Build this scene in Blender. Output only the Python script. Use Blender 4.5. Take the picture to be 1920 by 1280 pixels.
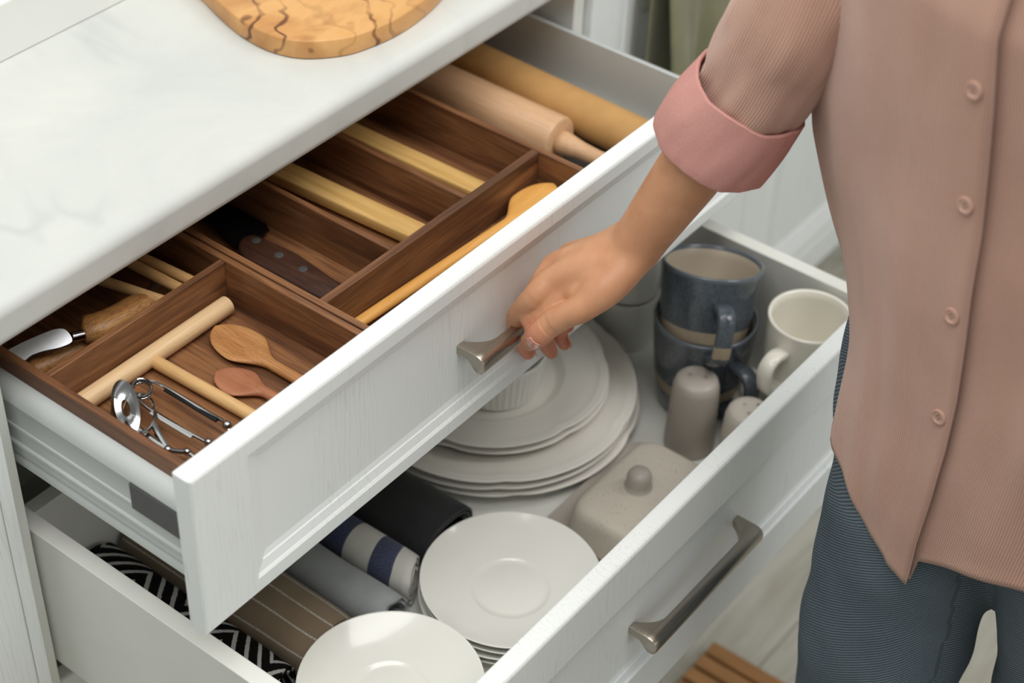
import bpy, bmesh, math, random
from mathutils import Vector, Matrix, noise
random.seed(4)
for o in list(bpy.data.objects): bpy.data.objects.remove(o)
SC = bpy.context.scene
COL = SC.collection
PI = math.pi

# ---------------------------------------------------------------- camera
CAM = Vector((-0.5824, -0.7040, 1.7112))
FPX = 3346.36
_az, _el, _ro = math.radians(53.70127542), math.radians(40.1845012), math.radians(2.47203038)
_F = Vector((math.sin(_az)*math.cos(_el), math.cos(_az)*math.cos(_el), -math.sin(_el)))
_r = _F.cross(Vector((0, 0, 1))).normalized(); _u = _r.cross(_F)
_R = math.cos(_ro)*_r + math.sin(_ro)*_u
_U = -math.sin(_ro)*_r + math.cos(_ro)*_u
cd = bpy.data.cameras.new('camera'); cam = bpy.data.objects.new('camera', cd); COL.objects.link(cam)
cam.matrix_world = Matrix(((_R.x, _U.x, -_F.x, CAM.x), (_R.y, _U.y, -_F.y, CAM.y), (_R.z, _U.z, -_F.z, CAM.z), (0, 0, 0, 1)))
cd.sensor_width = 36.0; cd.lens = FPX*36.0/1920.0; cd.clip_start = 0.05
cd.dof.use_dof = True; cd.dof.focus_distance = 1.48; cd.dof.aperture_fstop = 4.5
SC.camera = cam

# ---------------------------------------------------------------- light
SC.view_settings.view_transform = 'Standard'; SC.view_settings.look = 'None'
SC.view_settings.gamma = 1.0; SC.view_settings.use_curve_mapping = False
SC.view_settings.exposure = 0.0
W = bpy.data.worlds.new('world'); SC.world = W; W.use_nodes = True
W.node_tree.nodes['Background'].inputs[0].default_value = (0.93, 1.0, 0.97, 1)
W.node_tree.nodes['Background'].inputs[1].default_value = 0.25
def area(name, loc, target, size, power, color):
    ld = bpy.data.lights.new(name, 'AREA'); ld.shape = 'RECTANGLE'; ld.size, ld.size_y = size
    ld.energy = power; ld.color = color
    lo = bpy.data.objects.new(name, ld); COL.objects.link(lo); lo.location = loc
    lo.rotation_euler = (Vector(target)-Vector(loc)).to_track_quat('-Z', 'Y').to_euler()
    return lo
area('ceiling_softbox', (-0.25, -0.45, 2.80), (-0.24, -0.43, 0.7), (2.0, 1.6), 47, (1.0, 0.99, 0.96))
area('window_light', (1.20, -1.40, 2.60), (0.45, -0.05, 0.6), (1.1, 0.9), 21, (1.0, 0.99, 0.97))
area('low_front_fill', (0.60, -3.0, 1.5), (0.45, 0.0, 0.6), (1.4, 1.3), 8, (0.97, 0.99, 1.0))  # unseen fill added low in front to lift the drawer fronts, not the trays

# ---------------------------------------------------------------- helpers
def at(px, py, x=None, y=None, z=None, d=None):
    """the point of the place that the 1920x1280 photograph shows at px, py, on a plane x=, y=, z= or at depth d"""
    ray = _F + _R*((px-960)/FPX) - _U*((py-640)/FPX)
    if d is not None: t = d
    elif x is not None: t = (x-CAM.x)/ray.x
    elif y is not None: t = (y-CAM.y)/ray.y
    else: t = (z-CAM.z)/ray.z
    return CAM + ray*t

ORG = {}
def tag(o, label=None, cat=None, group=None, kind=None):
    if label: o['label'] = label
    if cat: o['category'] = cat
    if group: o['group'] = group
    if kind: o['kind'] = kind
    return o
def thing(name, label, cat, loc, group=None, kind=None):
    o = bpy.data.objects.new(name, None); COL.objects.link(o); o.location = loc
    o.empty_display_size = 0.02
    ORG[o] = Vector(loc)
    return tag(o, label, cat, group, kind)
def mk(name, V, F, m, parent=None, smooth=False, UV=None, origin=None, sharp=40, mats=None, fmat=None):
    org = ORG[parent] if parent is not None else Vector(origin if origin is not None else (0, 0, 0))
    me = bpy.data.meshes.new(name)
    me.from_pydata([tuple(Vector(v)-org) for v in V], [], F)
    if UV is not None:
        ul = me.uv_layers.new(name='UVMap')
        for lp in me.loops: ul.data[lp.index].uv = UV[lp.vertex_index] if isinstance(UV, list) else UV[lp.index]
    bm = bmesh.new(); bm.from_mesh(me); bmesh.ops.recalc_face_normals(bm, faces=bm.faces); bm.to_mesh(me); bm.free()
    if m: me.materials.append(m)
    if mats:
        for q in mats: me.materials.append(q)
        for p, k in zip(me.polygons, fmat): p.material_index = k
    if smooth:
        me.polygons.foreach_set('use_smooth', [True]*len(me.polygons))
        if sharp: me.set_sharp_from_angle(angle=math.radians(sharp))
    o = bpy.data.objects.new(name, me); COL.objects.link(o)
    if parent is not None: o.parent = parent; ORG[o] = org
    else: o.location = org; ORG[o] = org
    return o
def bev(o, w, n=2):
    b = o.modifiers.new('bevel', 'BEVEL'); b.width = w; b.segments = n; b.limit_method = 'ANGLE'; b.angle_limit = math.radians(40)
    return o
def join(*parts):
    V, F = [], []
    for v, f in parts:
        k = len(V); V += list(v); F += [tuple(i+k for i in q) for q in f]
    return V, F
def box(x0, x1, y0, y1, z0, z1):
    V = [(x0, y0, z0), (x1, y0, z0), (x1, y1, z0), (x0, y1, z0), (x0, y0, z1), (x1, y0, z1), (x1, y1, z1), (x0, y1, z1)]
    return V, [(0, 3, 2, 1), (4, 5, 6, 7), (0, 1, 5, 4), (1, 2, 6, 5), (2, 3, 7, 6), (3, 0, 4, 7)]
def loft(rings, cap0=True, cap1=True, closed=True, seam=False):
    """rings of equal length -> verts, faces"""
    n = len(rings[0]); V = [p for r in rings for p in r]; F = []
    for i in range(len(rings)-1):
        for j in range(n if closed else n-1):
            a, b = i*n+j, i*n+(j+1) % n
            F.append((a, b, b+n, a+n))
    if cap0: F.append(tuple(range(n-1, -1, -1)))
    if cap1: F.append(tuple(range((len(rings)-1)*n, len(rings)*n)))
    return V, F
def lathe(c, prof, n=48, axis=None, cap0=False, cap1=False, rfun=None):
    """profile [(r, h)] turned about axis through c"""
    ax = Vector(axis or (0, 0, 1)).normalized()
    e1 = ax.orthogonal().normalized() if axis else Vector((1, 0, 0)); e2 = ax.cross(e1)
    c = Vector(c); rings = []
    for r, h in prof:
        ring = []
        for k in range(n):
            a = 2*PI*k/n; q = r*(rfun(a, r, h) if rfun else 1)
            ring.append(c+ax*h+e1*(q*math.cos(a))+e2*(q*math.sin(a)))
        rings.append(ring)
    return loft(rings, cap0, cap1)
def frames(pts):
    pts = [Vector(p) for p in pts]; T = []
    for i in range(len(pts)):
        a = pts[max(i-1, 0)]; b = pts[min(i+1, len(pts)-1)]; T.append((b-a).normalized())
    N = [T[0].orthogonal().normalized()]
    for i in range(1, len(pts)):
        v = N[-1]-T[i]*N[-1].dot(T[i]); N.append(v.normalized())
    return pts, T, N
def tube(pts, rad, n=10, flat=1.0, up=None, cap=True):
    pts, T, N = frames(pts)
    if not isinstance(rad, (list, tuple)): rad = [rad]*len(pts)
    rings = []
    for p, t, nn, r in zip(pts, T, N, rad):
        if up is not None:
            w = Vector(up); nn = (w-t*w.dot(t)).normalized()
        b = t.cross(nn)
        rings.append([p+nn*(r*flat*math.cos(2*PI*k/n))+b*(r*math.sin(2*PI*k/n)) for k in range(n)])
    return loft(rings, cap, cap)
def spline(pts, k=6, vals=None):
    """Catmull-Rom through pts (and matching scalar vals)"""
    P = [Vector(p) for p in pts]; out = []; vo = []
    for i in range(len(P)-1):
        p0, p1, p2, p3 = P[max(i-1, 0)], P[i], P[i+1], P[min(i+2, len(P)-1)]
        for s in range(k):
            t = s/k
            out.append(0.5*((2*p1)+(p2-p0)*t+(2*p0-5*p1+4*p2-p3)*t*t+(3*p1-p0-3*p2+p3)*t**3))
            if vals: vo.append(vals[i]*(1-t)+vals[i+1]*t)
    out.append(P[-1])
    if vals: vo.append(vals[-1]); return out, vo
    return out
def smoothloop(pts, k=5):
    P = [Vector(p) for p in pts]; n = len(P); out = []
    for i in range(n):
        p0, p1, p2, p3 = P[i-1], P[i], P[(i+1) % n], P[(i+2) % n]
        for s in range(k):
            t = s/k
            out.append(0.5*((2*p1)+(p2-p0)*t+(2*p0-5*p1+4*p2-p3)*t*t+(3*p1-p0-3*p2+p3)*t**3))
    return out
def slab(outline, h, up=(0, 0, 1), r=0.0):
    """flat outline (its upper face) with thickness h under it and softened edges r"""
    up = Vector(up); P = [Vector(p) for p in outline]; c = sum(P, Vector())/len(P)
    def ins(d):
        if d == 0: return P
        out = []
        for i, p in enumerate(P):
            t = (P[(i+1) % len(P)]-P[i-1]).normalized(); nrm = up.cross(t)
            if nrm.dot(c-p) < 0: nrm = -nrm
            out.append(p+nrm*d)
        return out
    if r == 0: rings = [P, [p-up*h for p in P]]
    else:
        rings = [ins(r), [p-up*r*0.3 for p in ins(r*0.3)], [p-up*r for p in P], [p-up*(h-r) for p in P], [p-up*(h-r*.3) for p in ins(r*.3)], [p-up*h for p in ins(r)]]
    return loft(rings)
def S(r, g=None, b=None):
    if g is None: g = b = r
    f = lambda c: c/12.92 if c <= 0.04045 else ((c+0.055)/1.055)**2.4
    return (f(r/255), f(g/255), f(b/255), 1)

# ---------------------------------------------------------------- materials
def base(name, col, rough=0.5, metal=0.0, spec=0.5, coat=0.0, sss=0.0, sssr=(0.01, 0.004, 0.002)):
    m = bpy.data.materials.new(name); m.use_nodes = True
    nt = m.node_tree; b = nt.nodes['Principled BSDF']
    b.inputs['Base Color'].default_value = col; b.inputs['Roughness'].default_value = rough
    b.inputs['Metallic'].default_value = metal; b.inputs['Specular IOR Level'].default_value = spec
    b.inputs['Coat Weight'].default_value = coat; b.inputs['Coat Roughness'].default_value = 0.08
    if sss:
        b.inputs['Subsurface Weight'].default_value = sss; b.inputs['Subsurface Radius'].default_value = sssr
        b.inputs['Subsurface Scale'].default_value = 1.0
    return m, nt, b
def N(nt, kind, **kw):
    n = nt.nodes.new(kind)
    for k, v in kw.items():
        if k in n.inputs: n.inputs[k].default_value = v
        else: setattr(n, k, v)
    return n
def coords(nt, scale, kind='Object', rot=(0, 0, 0)):
    tc = nt.nodes.new('ShaderNodeTexCoord'); mp = nt.nodes.new('ShaderNodeMapping')
    mp.inputs['Scale'].default_value = scale; mp.inputs['Rotation'].default_value = rot
    nt.links.new(tc.outputs[kind], mp.inputs['Vector']); return mp.outputs['Vector']
def ramp(nt, fac, stops):
    r = nt.nodes.new('ShaderNodeValToRGB'); e = r.color_ramp.elements
    while len(e) < len(stops): e.new(0.5)
    for k, (p, c) in enumerate(stops): e[k].position = p; e[k].color = c
    nt.links.new(fac, r.inputs['Fac']); return r.outputs['Color']
def bump(nt, b, h, strength=0.2, dist=0.001):
    n = nt.nodes.new('ShaderNodeBump'); n.inputs['Strength'].default_value = strength; n.inputs['Distance'].default_value = dist
    nt.links.new(h, n.inputs['Height']); nt.links.new(n.outputs['Normal'], b.inputs['Normal'])
def mix(nt, fac, a, b, mode='MIX'):
    n = nt.nodes.new('ShaderNodeMix'); n.data_type = 'RGBA'; n.blend_type = mode
    for s, v in ((0, fac), (6, a), (7, b)):
        if isinstance(v, (int, float, tuple)): n.inputs[s].default_value = v
        else: nt.links.new(v, n.inputs[s])
    return n.outputs[2]
def math_(nt, op, a, b=None):
    n = nt.nodes.new('ShaderNodeMath'); n.operation = op
    for i, v in enumerate((a, b)):
        if v is None: continue
        if isinstance(v, (int, float)): n.inputs[i].default_value = v
        else: nt.links.new(v, n.inputs[i])
    return n.outputs[0]
def plain(name, col, rough=0.5, metal=0.0, spec=0.5, coat=0.0, nscale=60, var=0.06, bstr=0.0, sss=0.0):
    """plain surface with a slight procedural mottling"""
    m, nt, b = base(name, col, rough, metal, spec, coat, sss)
    n = N(nt, 'ShaderNodeTexNoise', Scale=nscale, Detail=3.0)
    nt.links.new(coords(nt, (1, 1, 1)), n.inputs['Vector'])
    lo = tuple(c*(1-var) for c in col[:3])+(1,); hi = tuple(min(1, c*(1+var)) for c in col[:3])+(1,)
    nt.links.new(ramp(nt, n.outputs['Fac'], [(0.3, lo), (0.7, hi)]), b.inputs['Base Color'])
    if bstr: bump(nt, b, n.outputs['Fac'], bstr, 0.0004)
    return m
def wood(name, stops, axis, across=60, along=3, rough=0.5, pore=0.25, distort=0.6, coat=0.0):
    """grain running along axis 0/1/2"""
    m, nt, b = base(name, stops[0][1], rough, coat=coat)
    sc = [across]*3; sc[axis] = along
    v = coords(nt, sc)
    n = N(nt, 'ShaderNodeTexNoise', Scale=1.0, Detail=4.0, Roughness=0.55, Distortion=distort); nt.links.new(v, n.inputs['Vector'])
    c = ramp(nt, n.outputs['Fac'], stops)
    sp = [across*14]*3; sp[axis] = along*6
    n2 = N(nt, 'ShaderNodeTexNoise', Scale=1.0, Detail=2.0); nt.links.new(coords(nt, sp), n2.inputs['Vector'])
    pr = ramp(nt, n2.outputs['Fac'], [(0.36, (1-pore,)*3+(1,)), (0.52, (1, 1, 1, 1))])
    nt.links.new(mix(nt, 1.0, c, pr, 'MULTIPLY'), b.inputs['Base Color'])
    bump(nt, b, n2.outputs['Fac'], 0.15, 0.0003)
    return m
def painted_oak(name, c_lo, c_hi, rough=0.42):
    """white painted ash: open vertical grain showing as fine lines"""
    m, nt, b = base(name, c_hi, rough)
    v = coords(nt, (1.0, 1.0, 0.09))
    n0 = N(nt, 'ShaderNodeTexNoise', Scale=9.0, Detail=2.0); nt.links.new(v, n0.inputs['Vector'])
    w = N(nt, 'ShaderNodeTexWave', Scale=60.0, Distortion=11.0, Detail=2.0); w.inputs['Detail Scale'].default_value = 1.6
    nt.links.new(v, w.inputs['Vector'])
    nf = N(nt, 'ShaderNodeTexNoise', Scale=1.0, Detail=3.0); nt.links.new(coords(nt, (900, 900, 40)), nf.inputs['Vector'])
    line = ramp(nt, w.outputs['Fac'], [(0.86, (0, 0, 0, 1)), (0.97, (1, 1, 1, 1))])
    msk = ramp(nt, n0.outputs['Fac'], [(0.42, (0, 0, 0, 1)), (0.62, (1, 1, 1, 1))])
    lines = mix(nt, 1.0, line, msk, 'MULTIPLY')
    lines = mix(nt, 1.0, lines, ramp(nt, nf.outputs['Fac'], [(0.35, (0.1,)*3+(1,)), (0.6, (1,)*3+(1,))]), 'MULTIPLY')
    nt.links.new(mix(nt, lines, c_lo, c_hi), b.inputs['Base Color'])
    bump(nt, b, mix(nt, 0.5, lines, nf.outputs['Color']), 0.12, 0.0004)
    return m
def marble(name):
    m, nt, b = base(name, S(222), 0.45, spec=0.3)
    v = coords(nt, (1, 1, 1), rot=(0, 0, 0.5))
    n = N(nt, 'ShaderNodeTexNoise', Scale=7.0, Detail=6.0, Roughness=0.6, Distortion=0.8); nt.links.new(v, n.inputs['Vector'])
    c = ramp(nt, n.outputs['Fac'], [(0.3, S(202, 205, 202)), (0.7, S(216, 217, 212))])
    n2 = N(nt, 'ShaderNodeTexNoise', Scale=2.6, Detail=3.0, Distortion=0.7); nt.links.new(coords(nt, (2.2, 0.9, 1), rot=(0, 0, -0.5)), n2.inputs['Vector'])
    a = math_(nt, 'ABSOLUTE', math_(nt, 'SUBTRACT', n2.outputs['Fac'], 0.5))
    vein = ramp(nt, a, [(0.0, (0.8,)*3+(1,)), (0.035, (0, 0, 0, 1))])
    n3 = N(nt, 'ShaderNodeTexNoise', Scale=6.0, Detail=2.0); nt.links.new(v, n3.inputs['Vector'])
    vm = mix(nt, 1.0, vein, ramp(nt, n3.outputs['Fac'], [(0.45, (0, 0, 0, 1)), (0.7, (0.8,)*3+(1,))]), 'MULTIPLY')
    c = mix(nt, vm, c, S(188, 191, 190))
    nt.links.new(c, b.inputs['Base Color'])
    return m
def speckle(name, col, dots, rough=0.4, scale=500):
    m, nt, b = base(name, col, rough)
    n = N(nt, 'ShaderNodeTexNoise', Scale=scale, Detail=1.0); nt.links.new(coords(nt, (1, 1, 1)), n.inputs['Vector'])
    n2 = N(nt, 'ShaderNodeTexNoise', Scale=25.0, Detail=2.0); nt.links.new(coords(nt, (1, 1, 1)), n2.inputs['Vector'])
    c = mix(nt, ramp(nt, n2.outputs['Fac'], [(0.35, (0,)*3+(1,)), (0.65, (1,)*3+(1,))]), tuple(x*.94 for x in col[:3])+(1,), col)
    c = mix(nt, ramp(nt, n.outputs['Fac'], [(0.70, (0,)*3+(1,)), (0.74, (1,)*3+(1,))]), c, dots)
    nt.links.new(c, b.inputs['Base Color']); return m
def uvnode(nt): return nt.nodes.new('ShaderNodeTexCoord').outputs['UV']
def sepuv(nt):
    s = nt.nodes.new('ShaderNodeSeparateXYZ'); nt.links.new(uvnode(nt), s.inputs[0]); return s.outputs[0], s.outputs[1]
def weave(nt, pitch):
    u, v = sepuv(nt)
    a = math_(nt, 'SINE', math_(nt, 'MULTIPLY', u, 2*PI/pitch)); c = math_(nt, 'SINE', math_(nt, 'MULTIPLY', v, 2*PI/pitch))
    return math_(nt, 'MULTIPLY', a, c), u, v
def cloth(name, c1, c2, pitch=0.0016, rough=0.9, bstr=0.5, stripes=None, axis=1, sheen=0.2):
    """woven cloth; stripes = [(start, end, colour)] in metres along uv axis"""
    m, nt, b = base(name, c1, rough, spec=0.15)
    w, u, v = weave(nt, pitch)
    w01 = math_(nt, 'MULTIPLY_ADD', w, 0.5); nt.nodes[-1].inputs[2].default_value = 0.5
    nz = N(nt, 'ShaderNodeTexNoise', Scale=35.0, Detail=3.0); nt.links.new(uvnode(nt), nz.inputs['Vector'])
    nz2 = N(nt, 'ShaderNodeTexNoise', Scale=700.0, Detail=1.0); nt.links.new(uvnode(nt), nz2.inputs['Vector'])
    c = mix(nt, w01, c2, c1)
    if stripes:
        q = (u, v)[axis]
        for s0, s1, sc in stripes:
            inside = math_(nt, 'MULTIPLY', math_(nt, 'GREATER_THAN', q, s0), math_(nt, 'LESS_THAN', q, s1))
            scd = mix(nt, math_(nt, 'GREATER_THAN', nz2.outputs['Fac'], 0.5), sc, tuple(min(1, x*1.5+.01) for x in sc[:3])+(1,))
            c = mix(nt, inside, c, scd)
    c = mix(nt, 1.0, c, ramp(nt, nz.outputs['Fac'], [(0.3, (0.86,)*3+(1,)), (0.7, (1,)*3+(1,))]), 'MULTIPLY')
    nt.links.new(c, b.inputs['Base Color']); b.inputs['Sheen Weight'].default_value = sheen
    bump(nt, b, w01, bstr, 0.0004)
    return m
def corduroy(name, c1, c2, pitch=0.0023):
    m, nt, b = base(name, c1, 0.95, spec=0.1)
    u, v = sepuv(nt)
    w = math_(nt, 'MULTIPLY_ADD', math_(nt, 'SINE', math_(nt, 'MULTIPLY', u, 2*PI/pitch)), 0.5); nt.nodes[-1].inputs[2].default_value = 0.5
    nz = N(nt, 'ShaderNodeTexNoise', Scale=14.0, Detail=4.0); nt.links.new(coords(nt, (1, 1, 0.7)), nz.inputs['Vector'])
    f = N(nt, 'ShaderNodeTexNoise', Scale=1500.0, Detail=1.0); nt.links.new(coords(nt, (1, 1, 1)), f.inputs['Vector'])
    c = mix(nt, w, c2, c1)
    c = mix(nt, 1.0, c, ramp(nt, nz.outputs['Fac'], [(0.3, (0.86, 0.82, 0.80, 1)), (0.7, (1, 1, 1, 1))]), 'MULTIPLY')
    c = mix(nt, 1.0, c, ramp(nt, f.outputs['Fac'], [(0.3, (0.88,)*3+(1,)), (0.7, (1,)*3+(1,))]), 'MULTIPLY')
    nt.links.new(c, b.inputs['Base Color']); b.inputs['Sheen Weight'].default_value = 0.35; b.inputs['Sheen Roughness'].default_value = 0.5
    bump(nt, b, w, 0.7, 0.0006)
    return m
def denim(name, c1, c2):
    m, nt, b = base(name, c1, 0.92, spec=0.1)
    tc = nt.nodes.new('ShaderNodeTexCoord'); u, v = sepuv(nt)
    q = math_(nt, 'ADD', math_(nt, 'MULTIPLY', v, 0.80), math_(nt, 'MULTIPLY', u, 0.60))
    w = math_(nt, 'MULTIPLY_ADD', math_(nt, 'SINE', math_(nt, 'MULTIPLY', q, 2*PI/0.0026)), 0.5); nt.nodes[-1].inputs[2].default_value = 0.5
    nz = N(nt, 'ShaderNodeTexNoise', Scale=9.0, Detail=4.0); nt.links.new(tc.outputs['Object'], nz.inputs['Vector'])
    n2 = N(nt, 'ShaderNodeTexNoise', Scale=900.0, Detail=1.0); nt.links.new(tc.outputs['Object'], n2.inputs['Vector'])
    c = mix(nt, w, c2, c1)
    c = mix(nt, 1.0, c, ramp(nt, nz.outputs['Fac'], [(0.3, (0.72, 0.76, 0.8, 1)), (0.7, (1, 1, 1, 1))]), 'MULTIPLY')
    c = mix(nt, 1.0, c, ramp(nt, n2.outputs['Fac'], [(0.35, (0.8,)*3+(1,)), (0.65, (1,)*3+(1,))]), 'MULTIPLY')
    nt.links.new(c, b.inputs['Base Color']); bump(nt, b, w, 0.5, 0.0004)
    return m
def skin_mat(name):
    m, nt, b = base(name, S(196, 142, 106), 0.48, spec=0.4, sss=0.12, sssr=(0.010, 0.004, 0.002))
    at_ = nt.nodes.new('ShaderNodeAttribute'); at_.attribute_name = 'flush'
    n = N(nt, 'ShaderNodeTexNoise', Scale=45.0, Detail=3.0); nt.links.new(coords(nt, (1, 1, 1)), n.inputs['Vector'])
    n2 = N(nt, 'ShaderNodeTexNoise', Scale=900.0, Detail=2.0); nt.links.new(coords(nt, (1, 1, 1)), n2.inputs['Vector'])
    c = ramp(nt, n.outputs['Fac'], [(0.3, S(194, 138, 102)), (0.7, S(208, 154, 118))])
    c = mix(nt, at_.outputs['Fac'], c, S(210, 120, 98))
    nt.links.new(c, b.inputs['Base Color']); bump(nt, b, n2.outputs['Fac'], 0.12, 0.0004)
    return m
def brushed(name, col, rough=0.32):
    m, nt, b = base(name, col, rough, metal=1.0)
    n = N(nt, 'ShaderNodeTexNoise', Scale=1.0, Detail=2.0); nt.links.new(coords(nt, (12, 1500, 1500)), n.inputs['Vector'])
    nt.links.new(ramp(nt, n.outputs['Fac'], [(0.3, (rough*.8,)*3+(1,)), (0.7, (rough*1.2,)*3+(1,))]), b.inputs['Roughness'])
    return m
def chevron(name):
    m, nt, b = base(name, S(18), 0.9, spec=0.1)
    u, v = sepuv(nt)
    nz = N(nt, 'ShaderNodeTexNoise', Scale=260.0, Detail=2.0); nt.links.new(uvnode(nt), nz.inputs['Vector'])
    z = math_(nt, 'PINGPONG', math_(nt, 'ADD', v, 0.012), 0.055)
    q = math_(nt, 'ADD', math_(nt, 'MULTIPLY', u, 0.75), math_(nt, 'MULTIPLY', z, 1.0))
    q = math_(nt, 'ADD', q, math_(nt, 'MULTIPLY', nz.outputs['Fac'], 0.0022))
    w = math_(nt, 'SINE', math_(nt, 'MULTIPLY', q, 2*PI/0.0165))
    c = ramp(nt, w, [(0.52, S(16, 15, 15)), (0.62, S(176, 174, 172))])
    nt.links.new(c, b.inputs['Base Color']); return m
def olive_wood(name):
    m, nt, b = base(name, S(214, 160, 100), 0.4)
    v = coords(nt, (1, 1.8, 1), rot=(0, 0, 0.6))
    n = N(nt, 'ShaderNodeTexNoise', Scale=9.0, Detail=5.0, Distortion=1.2); nt.links.new(v, n.inputs['Vector'])
    c = ramp(nt, n.outputs['Fac'], [(0.2, S(186, 128, 74)), (0.5, S(222, 170, 108)), (0.8, S(212, 152, 88))])
    n2 = N(nt, 'ShaderNodeTexWave', Scale=9.0, Distortion=14.0, Detail=3.0); n2.inputs['Detail Scale'].default_value = 1.3; n2.inputs['Detail Roughness'].default_value = 0.6
    nt.links.new(coords(nt, (1, 1, 1), rot=(0, 0, 0.5)), n2.inputs['Vector'])
    line = ramp(nt, n2.outputs['Fac'], [(0.0, (1,)*3+(1,)), (0.16, (0,)*3+(1,))])
    n3 = N(nt, 'ShaderNodeTexNoise', Scale=14.0, Detail=3.0); nt.links.new(coords(nt, (1, 1, 1)), n3.inputs['Vector'])
    lm = mix(nt, 1.0, line, ramp(nt, n3.outputs['Fac'], [(0.42, (0.22,)*3+(1,)), (0.58, (1,)*3+(1,))]), 'MULTIPLY')
    c = mix(nt, lm, c, S(120, 74, 40))
    c = mix(nt, 1.0, c, ramp(nt, n3.outputs['Fac'], [(0.48, (1,)*3+(1,)), (0.68, (0.74, 0.62, 0.50, 1))]), 'MULTIPLY')
    nt.links.new(c, b.inputs['Base Color']); return m
def floor_wood(name):
    m, nt, b = base(name, S(176, 172, 160), 0.55)
    n = N(nt, 'ShaderNodeTexNoise', Scale=1.0, Detail=5.0, Distortion=0.6); nt.links.new(coords(nt, (6, 45, 6)), n.inputs['Vector'])
    nt.links.new(ramp(nt, n.outputs['Fac'], [(0.25, S(158, 152, 138)), (0.6, S(186, 182, 170)), (0.85, S(196, 193, 183))]), b.inputs['Base Color'])
    return m
def glaze_blue(name):
    """blue-grey glaze with a bare beige band, by height in the mug"""
    m, nt, b = base(name, S(86, 97, 110), 0.25, coat=0.4)
    tc = nt.nodes.new('ShaderNodeTexCoord'); s = nt.nodes.new('ShaderNodeSeparateXYZ'); nt.links.new(tc.outputs['Object'], s.inputs[0])
    n = N(nt, 'ShaderNodeTexNoise', Scale=30.0, Detail=3.0); nt.links.new(tc.outputs['Object'], n.inputs['Vector'])
    n2 = N(nt, 'ShaderNodeTexNoise', Scale=1.0, Detail=2.0); nt.links.new(coords(nt, (520, 520, 240)), n2.inputs['Vector'])
    zz = math_(nt, 'ADD', s.outputs[2], math_(nt, 'MULTIPLY', n.outputs['Fac'], 0.002))
    band = math_(nt, 'MULTIPLY', math_(nt, 'GREATER_THAN', zz, 0.035), math_(nt, 'LESS_THAN', zz, 0.0485))
    c = ramp(nt, n.outputs['Fac'], [(0.3, S(66, 74, 82)), (0.7, S(88, 96, 104))])
    c = mix(nt, 1.0, c, ramp(nt, n2.outputs['Fac'], [(0.40, (0.72,)*3+(1,)), (0.55, (1,)*3+(1,))]), 'MULTIPLY')
    c = mix(nt, band, c, S(164, 148, 126))
    nt.links.new(c, b.inputs['Base Color']); bump(nt, b, n2.outputs['Fac'], 0.35, 0.0006)
    return m

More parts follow.
